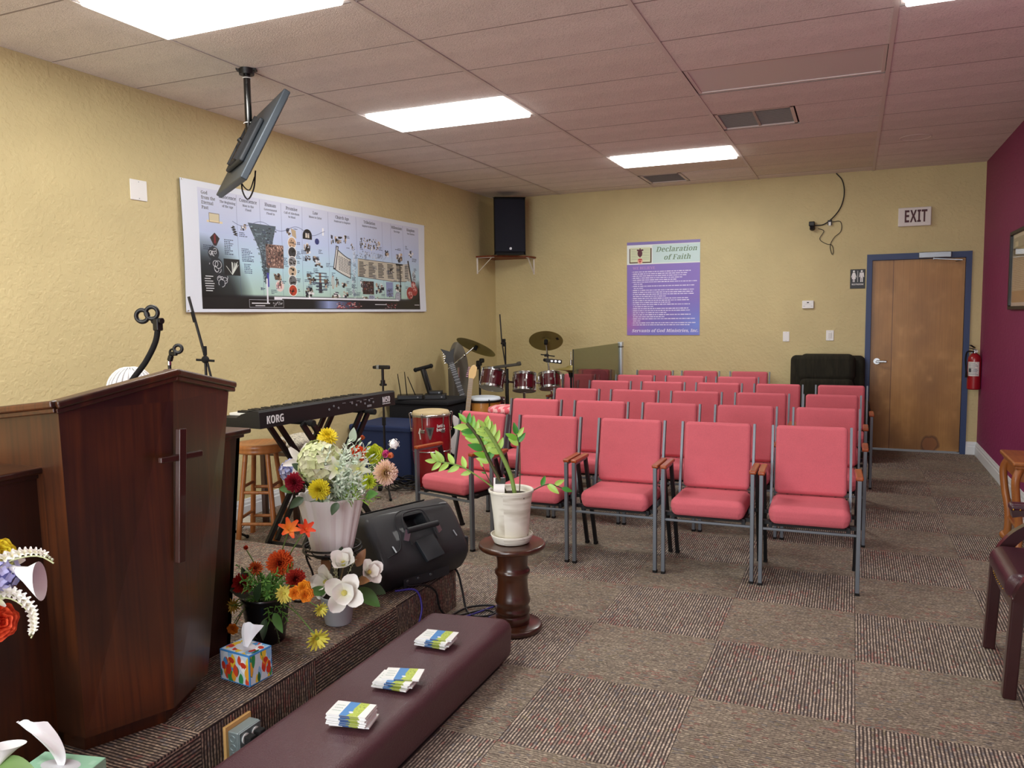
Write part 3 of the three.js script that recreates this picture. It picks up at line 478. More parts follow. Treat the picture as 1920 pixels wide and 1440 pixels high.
// ---- Declaration of Faith poster
{
  const tex = faceTex(900, 1150, (c, w, h) => {
    let s = 5; const R = () => (s = (s * 16807) % 2147483647) / 2147483647;
    let g = c.createLinearGradient(0, 300, 0, h); g.addColorStop(0, '#8f78cc'); g.addColorStop(.7, '#8473c8'); g.addColorStop(1, '#7d7ad2'); c.fillStyle = g; c.fillRect(0, 0, w, h);
    g = c.createRadialGradient(40, 1000, 10, 40, 1000, 330); g.addColorStop(0, 'rgba(190,110,190,.75)'); g.addColorStop(1, 'rgba(150,110,200,0)'); c.fillStyle = g; c.fillRect(0, 600, w, 550);
    g = c.createRadialGradient(860, 1020, 10, 860, 1020, 330); g.addColorStop(0, 'rgba(120,150,235,.8)'); g.addColorStop(1, 'rgba(120,130,220,0)'); c.fillStyle = g; c.fillRect(0, 600, w, 550);
    c.fillStyle = '#8a7cc0'; c.fillRect(0, 0, w, 36); c.fillStyle = '#eef6f4'; c.fillRect(0, 36, w, 240); c.fillStyle = '#cfe9ea'; c.fillRect(320, 44, w - 320, 220);
    c.fillStyle = '#5a4228'; c.fillRect(30, 80, 280, 180); c.fillStyle = '#dfe6c4'; c.fillRect(42, 68, 252, 178); c.strokeStyle = '#7c8a6a'; c.lineWidth = 3; for (let i = 0; i < 7; i++) { c.beginPath(); c.moveTo(56, 92 + i * 20); c.lineTo(140, 90 + i * 20); c.moveTo(186, 90 + i * 20); c.lineTo(280, 92 + i * 20); c.stroke(); }
    c.fillStyle = '#e9b6a0'; c.beginPath(); c.arc(166, 236, 34, 0, 7); c.fill(); c.fillStyle = '#5a1830'; c.fillRect(158, 78, 16, 110); c.fillRect(126, 92, 80, 18); c.beginPath(); c.ellipse(164, 140, 30, 44, 0, 0, 7); c.fill(); c.fillStyle = '#c0303c'; c.beginPath(); c.arc(154, 218, 14, 0, 7); c.arc(176, 218, 14, 0, 7); c.moveTo(140, 222); c.lineTo(165, 256); c.lineTo(190, 222); c.fill();
    c.fillStyle = '#6f8f72'; c.font = 'italic bold 84px serif'; c.textAlign = 'center'; c.fillText('Declaration', 612, 130); c.fillText('of Faith', 622, 228);
    c.textAlign = 'left'; c.fillStyle = '#c79ad6'; c.font = 'bold 44px serif'; c.fillText('WE BELIEVE', 74, 336);
    c.fillStyle = '#efeaff'; for (let i = 0; i < 27; i++) { const y = 374 + i * 25.2, ln = [720, 660, 640, 600, 540, 760, 100, 720, 110, 740, 720, 700, 400, 690, 690, 460, 700, 240, 680, 690, 420, 720, 360, 740, 60, 760, 690][i]; let x = 76 + (i === 6 || i === 8 ? 8 : 0); if (ln > 400) { c.fillRect(62, y - 8, 6, 6); } while (x < 76 + ln) { const l = 12 + 44 * R(); c.globalAlpha = .75 + .25 * R(); c.fillRect(x, y - 12, l, 11); x += l + 7; } } c.globalAlpha = 1;
    c.font = 'italic bold 52px serif'; c.fillText('Servants of God Ministries, Inc.', 60, 1112);
  }, .45);
  const t = thing('declaration_poster', 'purple Declaration of Faith poster with white text on the rear wall', 'poster', [-2.16, 1.873, ZB + .004]);
  plate('sheet', .9, 1.15, .004, M.white, tex, t);
}
const font = await new FontLoader().loadAsync('fonts/droid/droid_sans_bold.typeface.json');
const text = (s, size, d = .002) => { const g = new TextGeometry(s, { font, size, depth: d, curveSegments: 4 }); g.computeBoundingBox(); const b = g.boundingBox; return g.translate(-(b.max.x + b.min.x) / 2, -(b.max.y + b.min.y) / 2, 0); };
{ // exit sign
  const t = thing('exit_sign', 'white EXIT sign with dark red letters above the door', 'sign', [.584, 2.572, ZB]);
  obj('housing', rbox(.32, .2, .045, .008, 0, 0, .0225), std(0xe8e2de, .45), t);
  const g = text('EXIT', .125, .003); g.scale(.62, 1.05, 1); obj('letters', g.translate(.012, .006, .044), std(0x4a1420, .5), t);
}
{ // restroom sign
  const t = thing('restroom_sign', 'black restroom sign with white man and woman figures by the door', 'sign', [.034, 1.921, ZB]);
  obj('board', rbox(.155, .215, .006, .003, 0, 0, .003, 1), std(0x0d0d10, .4), t);
  const p = (q) => extrude(shape(q), .002).translate(0, 0, .006), W = std(0xf0f0f0, .5), head = (x) => rot(cyl(.011, .011, .002, 0, 0, 0, 16), Math.PI / 2).translate(x, .085, .007);
  obj('woman_figure', [head(-.04), p([[-.052, .07], [-.028, .07], [-.012, .02], [-.02, .016], [-.028, .045], [-.02, 0], [-.03, 0], [-.03, -.035], [-.037, -.035], [-.038, 0], [-.042, 0], [-.043, -.035], [-.05, -.035], [-.05, 0], [-.06, 0], [-.052, .045], [-.06, .016], [-.068, .02]])], W, t);
  obj('man_figure', [head(.04), p([[.02, .07], [.06, .07], [.066, .02], [.057, .02], [.053, .05], [.053, -.035], [.043, -.035], [.042, .012], [.038, .012], [.037, -.035], [.027, -.035], [.027, .05], [.023, .02], [.014, .02]])], W, t);
  obj('divider', span(-.002, .002, -.035, .09, .006, .008), W, t);
  obj('lettering', text('RESTROOM', .0165).translate(0, -.06, .006), W, t);
}
function wallPlate(name, label, cat, p, turn, w, h, rocker) {
  const t = thing(name, label, cat, p, turn);
  obj('cover_plate', rbox(w, h, .008, .003, 0, 0, .004, 2), M.white, t);
  if (rocker) { obj('rocker', rot(rbox(w * .42, h * .55, .008, .002, 0, 0, 0, 1), .06).translate(0, 0, .009), std(0xe6e6e2, .4), t); }
  for (const y of [-.4, .4]) obj('screw', rot(cyl(.003, .003, .002, 0, 0, 0, 8), Math.PI / 2).translate(0, y * h, .008), M.steel, t);
  return t;
}
wallPlate('blank_cover', 'white blank cover plate on the tan wall left of the banner', 'cover plate', [XL, 2.435, -3.98], Math.PI / 2, .135, .135, false);
wallPlate('light_switch', 'white switch plate on the rear wall, left of the pair', 'switch', [-.715, 1.278, ZB], 0, .072, .116, false);
wallPlate('light_switch', 'white rocker switch on the rear wall, nearer the door', 'switch', [-.242, 1.29, ZB], 0, .082, .118, true);
{ const t = thing('thermostat', 'small white thermostat box on the rear wall above the switches', 'thermostat', [-.483, 1.645, ZB]); obj('case', rbox(.125, .09, .028, .006, 0, 0, .014), M.white, t); obj('display', rbox(.022, .012, .003, .001, 0, .022, .0285, 1), M.black, t); obj('vent_line', [box(.09, .002, .002, 0, .004, .028), box(.02, .006, .002, -.04, -.018, .028), box(.02, .006, .002, .04, -.018, .028)], std(0xb8bcc0, .5), t); }
{ // small camera with its wiring
  const t = thing('wall_camera', 'small black camera on the rear wall with loose looping cable', 'camera', [-.456, 2.53, ZB]);
  obj('mount', [rbox(.05, .05, .02, .004, 0, .02, .01), rod([0, .02, .02], [0, -.01, .05], .008)], M.black, t);
  obj('body', [rbox(.062, .05, .06, .008, 0, .022, .05), rot(cyl(.03, .026, .05, 0, 0, 0, 18), Math.PI / 2 - .5).translate(.006, -.03, .04)], M.black, t);
  obj('lens', rot(cyl(.016, .016, .004, 0, 0, 0, 16), Math.PI / 2 - .2).translate(.002, -.03, .096), phy(0x101420, .1), t);
  const a = thing('power_adapter', 'small black and white plug adapter on the rear wall beside the camera', 'adapter', [-.268, 2.548, ZB]);
  obj('block', rbox(.045, .055, .035, .005, 0, .01, .0175), M.black, a); obj('sticker', rbox(.026, .04, .002, .001, 0, -.004, .036, 1), M.white, a);
  tag(obj('power_cable', [tube([[-.212, 3.1, ZB + .012], [-.15, 3.02, ZB + .014], [-.125, 2.88, ZB + .016], [-.16, 2.72, ZB + .014], [-.25, 2.6, ZB + .02], [-.34, 2.54, ZB + .016], [-.425, 2.535, ZB + .02]], .006, 60)], M.cable), 'thick black cable curving from the ceiling to the wall camera', 'cable');
  tag(obj('signal_wire', [tube([[-.24, 2.565, ZB + .02], [-.16, 2.565, ZB + .012], [-.15, 2.46, ZB + .01], [-.22, 2.39, ZB + .014], [-.26, 2.3, ZB + .01], [-.235, 2.2, ZB + .012], [-.225, 2.235, ZB + .01], [-.245, 2.31, ZB + .016], [-.29, 2.32, ZB + .01], [-.37, 2.38, ZB + .012], [-.33, 2.47, ZB + .016], [-.39, 2.5, ZB + .02]], .0035, 90)], M.cable), 'thin dark wire dangling in a loop below the wall camera', 'wire');
}
{ // fire extinguisher
  const t = thing('fire_extinguisher', 'red fire extinguisher with white label hung in the corner by the door', 'extinguisher', [1.185, .72, ZB + .14]);
  const red = phy(0xa01620, .35, { clearcoat: .5 });
  obj('cylinder', lathe([[0, 0], [.055, 0], [.064, .012], [.064, .31], [.058, .345], [.035, .375], [.02, .385], [0, .386]], 28), red, t);
  obj('label', rot(new THREE.CylinderGeometry(.0648, .0648, .15, 20, 1, true, -.9, 1.8).translate(0, .22, 0), 0, -.25), faceTex(256, 220, (c, w, h) => { c.fillStyle = '#e8e6e0'; c.fillRect(0, 0, w, h); c.fillStyle = '#8c9098'; for (let i = 0; i < 9; i++) c.fillRect(20, 16 + i * 22, 150 + 60 * ((i * 7) % 3) / 2, 9); c.fillStyle = '#44484e'; c.fillRect(24, 100, 60, 60); c.fillStyle = '#b8bcc0'; c.fillRect(130, 110, 80, 50); }), t);
  obj('valve', [cyl(.018, .018, .03, 0, .38, 0), rbox(.03, .02, .06, .004, 0, .415, 0)], M.nickel, t);
  obj('handle', [bar([0, .425, -.02], [-.06, .44, .09], .022, .006), bar([0, .44, -.02], [-.055, .475, .085], .022, .006)], M.black, t);
  obj('gauge', rot(cyl(.014, .014, .01, 0, 0, 0, 16), Math.PI / 2).translate(.012, .405, .02), M.white, t);
  obj('hose', [tube([[-.01, .4, .02], [-.07, .4, .03], [-.085, .34, .03], [-.082, .25, .035], [-.076, .17, .04]], .008, 30), cyl(.013, .009, .06, -.076, .13, .04, 12)], M.rubber, t);
  obj('wall_hook', [span(-.02, .02, .3, .4, -.14, -.132), span(-.008, .008, .38, .392, -.14, -.01)], M.steel, t);
}
{ // framed chart on the maroon wall
  const t = thing('framed_print', 'black-framed yellowed print hanging on the maroon wall', 'picture', [XR, 1.889, -7.6], -Math.PI / 2);
  const w = .86, h = .66, e = .03;
  obj('frame', [rbox(w, e, .03, .006, 0, h / 2 - e / 2, .015), rbox(w, e, .03, .006, 0, -h / 2 + e / 2, .015), rbox(e, h - 2 * e, .03, .006, -w / 2 + e / 2, 0, .015), rbox(e, h - 2 * e, .03, .006, w / 2 - e / 2, 0, .015)], M.black, t);
  obj('mount_board', box(w - .04, h - .04, .006, 0, 0, .006), M.offwhite, t);
  obj('print', new THREE.PlaneGeometry(w - .12, h - .12).translate(0, 0, .0096), faceTex(512, 400, (c, W, Hh) => { c.fillStyle = '#b9a877'; c.fillRect(0, 0, W, Hh); c.fillStyle = '#8d8f86'; c.fillRect(0, 0, W, 70); c.fillStyle = '#5a5046'; c.fillRect(0, 60, W, 12); c.fillStyle = '#d8cfa6'; c.fillRect(0, 78, W, 250); c.fillStyle = '#8a7c50'; for (let q = 0; q < 12; q++) for (let i = 0; i < 22; i++) c.fillRect(10 + q * 42, 90 + i * 11, 26 + 8 * ((q * i) % 3) / 2, 4); c.fillStyle = '#b08c3c'; c.fillRect(0, 330, W, 70); c.fillStyle = '#e8dfc0'; c.fillRect(60, 26, 90, 30); }), t);
  obj('glazing', box(w - .05, h - .05, .002, 0, 0, .016), phy(0xffffff, .02, { transmission: 1, thickness: 0 }), t);
}
// ---- corner shelf with loudspeaker
{
  const t = thing('corner_shelf', 'pale wooden corner shelf on white brackets under the loudspeaker', 'shelf', [XL, 2.322, ZB]);
  const pl = shape([[0, 0], [.59, 0], [.59, .22], [.22, .59], [0, .59]]);
  obj('board', extrude(pl, .02).rotateX(Math.PI / 2).scale(1, 1, 1), std(0xc09a62, .6, { metric: true, map: rep(woodHoney, .4, .6) }), t);
  const br = (f) => [bar(f(0, -.02, 0), f(0, -.225, 0), .022, .006, [1, 0, 1]), bar(f(0, -.024, 0), f(.24, -.024, 0), .022, .006), bar(f(0, -.215, 0), f(.2, -.03, 0), .016, .005)];
  obj('bracket', br((a, b) => [.004 + a, b, .56]), M.offwhite, t); obj('bracket', br((a, b) => [.56, b, .004 + a]), M.offwhite, t);
}
{
  const t = thing('loudspeaker', 'dark navy loudspeaker standing on the corner shelf by the ceiling', 'speaker', [-4.06, 2.323, -9.37], .56);
  const grille = std(0x0a1024, .75, { bumpMap: rep(grit, .05), bumpScale: .001, metric: true });
  obj('cabinet', crease(extrude(shape([[-.2, .14], [.2, .14], [.19, .17], [.08, -.16], [-.08, -.16], [-.19, .17]].map(([x, z]) => [x, z])), .71, .012).rotateX(Math.PI / 2).translate(0, .71, 0), .5), std(0x07080b, .7), t);
  const gr = new THREE.CylinderGeometry(.62, .62, .64, 16, 1, true, -.31, .62); obj('front_grille', [gr.translate(0, .36, -.425)], grille, t); grille.side = THREE.DoubleSide;
  obj('badge', rot(cyl(.016, .016, .004, 0, 0, 0, 18), Math.PI / 2).translate(0, .075, .196), std(0xe8eef8, .3), t);
}
// ---- television on a ceiling pole
{
  const t = thing('ceiling_television', 'flat television tilted down on a black ceiling pole, seen edge-on', 'television', [-3.472, H, -3.991]);
  const o = V(-3.472, H, -3.991), B = V(-3.254, 2.369, -3.702), Tn = V(-3.09, 2.904, -3.923), a = V(-.803, 0, -.596).normalize();
  const up = Tn.clone().sub(B), hgt = up.length(); up.normalize(); const nrm = V(0, 0, 0).crossVectors(a, up).normalize();   // a x up
  const L = .78, c = B.clone().addScaledVector(a, L / 2).addScaledVector(up, hgt / 2).sub(o);
  const basis = new THREE.Matrix4().makeBasis(a, up, nrm);
  const q = V(.9, 0, -.4); const face = nrm.dot(q) > 0 ? 1 : -1;           // the screen looks towards the chairs
  const put = (g) => g.applyMatrix4(basis).translate(c.x, c.y, c.z);
  const shell = std(0x3f4850, .45, { metalness: .2 });
  obj('bezel', put(rbox(L, hgt, .042, .008, 0, 0, -face * .018)), shell, t);
  obj('screen', put(box(L - .07, hgt - .08, .004, 0, .01, face * .006)), phy(0x05060a, .12, { clearcoat: 1 }), t);
  obj('rear_housing', put(rbox(L * .55, hgt * .5, .03, .012, 0, -.02, -face * .055)), std(0x23282e, .6), t);
  obj('bracket', [put(box(.22, .3, .012, 0, 0, -face * .075)), put(box(.03, .3, .02, -.09, 0, -face * .08)), put(box(.03, .3, .02, .09, 0, -face * .08)), rod([0, -.5, 0], [c.x - nrm.x * face * .1, c.y - nrm.y * face * .1, c.z - nrm.z * face * .1], .016), ball(.022, 0, -.49, 0)], M.black, t);
  obj('pole', [rod([0, -.005, 0], [0, -.5, 0], .021, .021, 16)], phy(0x0b0b0d, .25, { clearcoat: .6 }), t);
  obj('ceiling_flange', [cyl(.045, .05, .035, 0, -.04, 0), rot(box(.12, .012, .05, 0, -.01, 0), 0, .5)], M.black, t);
  obj('cable_tie', [ring(.024, .003, 0, -.06, 0, 16), ring(.024, .003, 0, -.33, 0, 16), bar([-.03, -.33, .01], [.035, -.33, .01], .006, .004)], M.white, t);
  obj('hanging_cable', [tube([[.015, -.1, .02], [.026, -.22, .02], [.02, -.35, .024], [-.02, -.5, .03], [-.05, -.62, .02], [-.07, -.74, 0], [-.05, -.79, -.02], [.0, -.73, -.02], [.03, -.62, -.01]], .005, 60), tube([[-.01, -.42, .03], [-.03, -.6, .04], [-.045, -.7, .03], [-.01, -.74, .01], [.03, -.66, 0]], .004, 40)], M.cable, t);
}

// ================================================================== stage platform
const PX = -1.945, PZ = -3.715, PY = .215;
{
  const t = thing('stage_platform', 'low stage platform covered in dark striped carpet tiles', 'platform', [0, 0, 0]);
  obj('core', span(XL + .02, PX - .008, 0, PY - .008, PZ + .008, ZF - .4), std(0x241a18, 1), t);
  for (let j = 0; j < 12; j++) for (let i = 0; i < 5; i++) {
    const z0 = PZ + j * T, z1 = Math.min(z0 + T, ZF - .4), x1 = PX - i * T, x0 = Math.max(x1 - T, XL + .02); if (x1 - x0 < .03 || z1 - z0 < .03) continue;
    const o = obj('carpet_tile', tileGeo(x0, x1, z0, z1, x1 - T, z0, (i + j) % 2 === 1), i + j > 5 || i ? stageCarpets[(i + j) % 2] : stageCarpets[j % 2], t); o.position.y = PY;
  }
  for (let j = 0; j < 12; j++) {                        // front edge
    const z0 = PZ + j * T, z1 = Math.min(z0 + T, ZF - .4), g = new THREE.BoxGeometry(.008, PY - .009, z1 - z0 - .0012).translate(PX - .004, (PY - .008) / 2, (z0 + z1) / 2), p = g.attributes.position, a = g.attributes.uv;
    for (let i = 0; i < p.count; i++) { const u = (p.getZ(i) - z0) / T, v = p.getY(i) / T; j % 2 ? a.setXY(i, v, u) : a.setXY(i, u, v); }
    obj('edge_tile', g, stageCarpets[(j + 1) % 2], t);
  }
  for (let i = 0; i < 5; i++) { const x1 = PX - i * T, x0 = Math.max(x1 - T, XL + .02); if (x1 - x0 < .03) continue; obj('edge_tile', box(x1 - x0 - .001, PY - .009, .008, (x0 + x1) / 2, (PY - .008) / 2, PZ + .004), stageCarpets[i % 2], t); }
}
// ================================================================== pulpit
function slab(P, th, grow = 0) {                         // plate with outline P (points in order), thickness inwards
  const v = P.map((p) => V(...p)), n = V(0, 0, 0).crossVectors(v[1].clone().sub(v[0]), v[v.length - 1].clone().sub(v[0])).normalize(), pos = [], N = v.length, b = v.map((p) => p.clone().addScaledVector(n, -th));
  const tri = (a, c, d) => pos.push(a.x, a.y, a.z, c.x, c.y, c.z, d.x, d.y, d.z);
  for (let i = 1; i < N - 1; i++) { tri(v[0], v[i], v[i + 1]); tri(b[0], b[i + 1], b[i]); }
  for (let i = 0; i < N; i++) { const j = (i + 1) % N; tri(v[i], b[i], b[j]); tri(v[i], b[j], v[j]); }
  const g = new THREE.BufferGeometry(); g.setAttribute('position', new THREE.Float32BufferAttribute(pos, 3)); g.computeVertexNormals(); return g;
}
{
  const t = thing('pulpit', 'tall dark-stained wooden pulpit with angled front, wings and a wooden cross', 'pulpit', [0, 0, 0]);
  const At = [-2.17, 1.3, -1.62], Vt = [-2.07, 1.37, -1.965], Bt = [-2.19, 1.295, -2.345], Ab = [-2.165, .275, -1.64], Vb = [-2.06, .275, -1.89], Bb = [-2.15, .275, -2.135];
  const Ct = [-2.64, 1.25, -1.62], Dt = [-2.64, 1.25, -2.33], Cb = [-2.6, .275, -1.64], Db = [-2.6, .275, -2.13], up = (p, d) => [p[0], p[1] + d, p[2]];
  obj('front_panel', slab([Ab, Vb, Vt, At], .02), M.pulpit, t); obj('front_panel', slab([Vb, Bb, Bt, Vt], .02), M.pulpit, t);
  obj('side_panel', slab([Cb, Ab, At, Ct], .02), M.pulpit, t); obj('side_panel', slab([Bb, Db, Dt, Bt], .02), M.pulpit, t);
  obj('floor_board', slab([Ab, Cb, Db, Bb, Vb].map((p) => up(p, .02)).reverse(), .02), M.pulpit, t);
  obj('reading_board', slab([[-2.2, 1.29, -1.65], [-2.2, 1.29, -2.31], [-2.63, 1.235, -2.31], [-2.63, 1.235, -1.65]].reverse(), .02), M.pulpit, t);
  const cap = (a, b) => { const q = (p, i) => V(...p); const A = V(...a), B = V(...b), d = B.clone().sub(A).normalize(); const e = A.clone().addScaledVector(d, -.012), f = B.clone().addScaledVector(d, .012); return [bar(e.toArray(), f.toArray(), .062, .024, [0, 1, 0], .008), bar([e.x, e.y - .018, e.z], [f.x, f.y - .018, f.z], .046, .016, [0, 1, 0], .004)]; };
  obj('cap_moulding', cap(up(At, .024), up(Vt, .024)), M.pulpit, t); obj('cap_moulding', cap(up(Vt, .024), up(Bt, .024)), M.pulpit, t); obj('cap_moulding', cap(up(Ct, .024), up(At, .024)), M.pulpit, t); obj('cap_moulding', cap(up(Bt, .024), up(Dt, .024)), M.pulpit, t);
  const pl = (p) => [p[0] - .02, PY, p[2]], ph = (p) => [p[0] - .02, .275, p[2]];
  const a2 = [-2.185, 0, -1.665], v2 = [-2.085, 0, -1.895], b2 = [-2.175, 0, -2.12];
  obj('plinth', [slab([pl(a2), pl(v2), ph(v2), ph(a2)], .02), slab([pl(v2), pl(b2), ph(b2), ph(v2)], .02), slab([[-2.6, PY, -1.665], pl(a2), ph(a2), [-2.6, .275, -1.665]], .02), slab([pl(b2), [-2.6, PY, -2.12], [-2.6, .275, -2.12], ph(b2)], .02)], M.pulpit, t);
  for (const [zi, zo, zob, lab] of [[-1.64, -1.35, -1.42, 0], [-2.3, -2.56, -2.45, 1]]) {
    const x = lab ? -2.34 : -2.29, y = lab ? 1.09 : 1.105, s = lab ? 1 : -1, zb = lab ? -2.13 : -1.64;
    const w = obj('wing', [slab(lab ? [[x, PY, zb], [x, PY, zob], [x, y, zo], [x, y, zi]] : [[x, PY, zob], [x, PY, zb], [x, y, zi], [x, y, zo]], .02), slab(lab ? [[x, PY, zob], [-2.62, PY, zob], [-2.62, y, zo], [x, y, zo]] : [[-2.62, PY, zob], [x, PY, zob], [x, y, zo], [-2.62, y, zo]], .02)], M.pulpit, t);
    obj('wing_shelf', [rbox(.36, .022, Math.abs(zo - zi) + .035, .008, x - .15, y + .012, (zi + zo) / 2 - s * .02), rbox(.33, .016, Math.abs(zo - zi) + .01, .004, x - .155, y - .006, (zi + zo) / 2 - s * .01)], M.pulpit, w);
  }
  obj('cross', [bar([-2.042, 1.21, -1.962], [-2.036, .765, -1.925], .03, .022, [1, 0, 0], .004), bar([-2.04, 1.118, -1.865], [-2.046, 1.112, -2.05], .022, .018, [1, 0, 0], .005)], phy(0x3a1a10, .35, { clearcoat: .4 }), t);
}
// ================================================================== kneeling bench
{
  const t = thing('kneeling_bench', 'long low maroon vinyl kneeling bench along the stage edge', 'bench', [-1.597, 0, -2.06]);
  const vinyl = phy(0x523239, .36, { bumpMap: rep(leatherBump, .12), bumpScale: .0015, metric: true, clearcoat: .12, clearcoatRoughness: .5 });
  const g = mergeVertices(new RoundedBoxGeometry(.41, .19, 2.2, 10, .05));
  bend(g, (p) => { const a = clamp(1 - Math.pow(Math.abs(p.x / .205), 3), 0, 1), b = clamp(1 - Math.pow(Math.abs(p.z / 1.1), 6), 0, 1); if (p.y > 0) p.y += .012 * a * b + .003 * (fbm(p.x * 9 + 4, p.z * 5 + 9, 0, 3) - .5) * a; p.x += .004 * Math.sin(p.z * 5) * (p.y > 0 ? 1 : 0); if (p.z < -1.0) p.z -= .06 * (p.x + .205) / .41; });
  obj('cushion', mv(g, 0, .105, 0), vinyl, t);
  obj('base', rbox(.36, .02, 2.1, .004, 0, .01, 0, 1), M.matte, t);
}
// ---- brochures in three stacks
{
  const cover = faceTex(420, 260, (c, w, h) => { c.fillStyle = '#f0f4f2'; c.fillRect(0, 0, w, h); c.fillStyle = '#4f8fd0'; c.fillRect(140, 0, 110, h); const g = c.createLinearGradient(0, 0, 0, h); c.fillStyle = '#b8cc52'; c.beginPath(); c.moveTo(250, 0); c.lineTo(350, 0); c.lineTo(335, h); c.lineTo(215, h); c.quadraticCurveTo(260, h * .6, 235, h * .5); c.fill(); c.fillStyle = '#e8f0f4'; c.beginPath(); c.ellipse(235, 190, 26, 16, .3, 0, 7); c.fill(); let s = 3; const R = () => (s = (s * 16807) % 2147483647) / 2147483647; for (let i = 0; i < 40; i++) { c.fillStyle = ['#4c6a2c', '#d8dc7a', '#7c9a3c'][i % 3]; c.fillRect(255 + 80 * R(), 10 + 235 * R(), 12, 5); } c.strokeStyle = '#8fb0a4'; c.lineWidth = 4; for (let i = 0; i < 3; i++) { c.beginPath(); for (let k = 0; k < 22; k++) c.lineTo(26 + k * 4.6, 80 + i * 50 + 10 * Math.sin(k * 1.6 + i)); c.stroke(); } }, .45);
  const edge = faceTex(256, 16, (c, w, h) => { c.fillStyle = '#e6eaea'; c.fillRect(0, 0, w, h); c.fillStyle = '#33507e'; c.fillRect(86, 0, 66, h); c.fillStyle = '#8a9838'; c.fillRect(152, 0, 60, h); }, .6);
  const W = .142, D = .092, hh = .0058, nm = ['topmost', 'second', 'third', 'fourth', 'fifth', 'sixth', 'lowest'];
  const stacks = [[-1.523, -2.135, .16, 7, 'nearest', [0, 1, -1, 1, 0, -1, 4]], [-1.527, -2.43, .13, 5, 'middle', [12, 0, -3, 3, -5]], [-1.567, -2.808, .06, 5, 'farthest', [6, -2, -4, 2, -4]]];
  let proto;
  for (const [x, z, turn, n, which, off] of stacks) for (let k = 0; k < n; k++) {
    const y = .2135 + (n - 1 - k) * (hh + .0004), label = `folded white, blue and green brochure, ${k === n - 1 ? 'lowest' : nm[k]} of the ${which} stack on the bench`;
    const a = turn + off[k] * .012, px = x + off[k] * .0012, pz = z - off[k] * .0018;
    if (!proto) {
      proto = thing('brochure', label, 'brochure', [px, y, pz], a, 'brochures stacked on the kneeling bench');
      obj('paper', box(W, hh * .86, D, 0, hh / 2, 0), M.white, proto);
      obj('cover_print', new THREE.PlaneGeometry(W, D).rotateX(-Math.PI / 2).translate(0, hh + .0001, 0), cover, proto);
      obj('fold_edge', [new THREE.PlaneGeometry(W, hh * .8).translate(0, hh / 2, D / 2 + .0003)], edge, proto);
    } else copy(proto, [px, y, pz], a, label);
  }
}
// ---- metal outlet box with two plugs
{
  const t = thing('outlet_box', 'galvanised metal outlet box with black plugs on the stage front', 'outlet', [PX, .115, -2.045], Math.PI / 2);
  obj('wood_backing', box(.125, .125, .012, 0, .006, .008), std(0xd2a866, .7), t);
  const b = obj('box_body', rbox(.108, .108, .045, .004, 0, 0, .037, 2), M.galv, t);
  for (const y of [-.03, 0, .03]) obj('knockout', rot(ring(.011, .0012, 0, 0, 0, 18, 6), 0, 0, Math.PI / 2).translate(-.0545, y, .036), M.galv, b);
  obj('cover_plate', rbox(.104, .104, .006, .002, 0, 0, .062, 1), M.galv, t);
  for (const x of [-.024, .024]) for (const y of [-.026, .024]) { const r = obj('receptacle', rot(cyl(.0175, .0175, .005, 0, 0, 0, 20), Math.PI / 2).translate(x, y, .063), M.white, t); obj('slot', [box(.002, .008, .002, x - .005, y + .002, .069), box(.002, .006, .002, x + .005, y + .002, .069)], M.black, r); }
  for (const x of [-.024, .024]) obj('plug', [rbox(.03, .028, .03, .005, x, .024, .084), tube([[x, .022, .095], [x + .004, .012, .125], [x + .03, -.02, .135], [x + .06, -.07, .1], [x + .1, -.1, .06]], .0045, 24), rbox(.022, .018, .03, .005, x + .001, .019, .108)], M.rubber, t);
}
// ---- tissue boxes
function tissueSheet(h, lean) {
  const g = new THREE.PlaneGeometry(.1, h, 14, 16);
  return bend(g, (p) => { const v = clamp(p.y / h + .5, 0, 1), u = p.x / .05; const w = .18 + .82 * Math.pow(v, .8); p.x = u * .05 * w; p.z = .022 * Math.cos(u * 2.6) * (1 - .3 * v) * v + .006 * Math.sin(u * 7 + v * 4) * v; p.y = h * v * (1 - .1 * Math.abs(u)) + (v > .9 ? .012 * (1 - Math.abs(u - .3)) * (v - .9) * 10 : 0); p.x += lean * v * v; });
}
const tissueM = phy(0xf4f6fa, .9, { side: THREE.DoubleSide });
function tissueBox(label, p, turn, w, h, d, skin, top, sh, lean) {
  const t = thing('tissue_box', label, 'tissue box', p, turn);
  const b = obj('carton', rbox(w, h, d, .002, 0, h / 2, 0, 1), skin[2], t);
  obj('printed_side', [new THREE.PlaneGeometry(w - .004, h - .004).translate(0, h / 2, d / 2 + .0004)], skin[0], b); obj('printed_side', [new THREE.PlaneGeometry(d - .004, h - .004).rotateY(Math.PI / 2).translate(w / 2 + .0004, h / 2, 0)], skin[1], b);
  obj('printed_top', new THREE.PlaneGeometry(w - .004, d - .004).rotateX(-Math.PI / 2).translate(0, h + .0004, 0), top, b);
  obj('opening', new THREE.CircleGeometry(1, 24).rotateX(-Math.PI / 2).scale(w * .3, 1, d * .27).translate(0, h + .0009, 0), std(0xd8dce2, .9), b);
  obj('tissue', tissueSheet(sh, lean).translate(0, h - .002, 0), tissueM, t);
  return t;
}
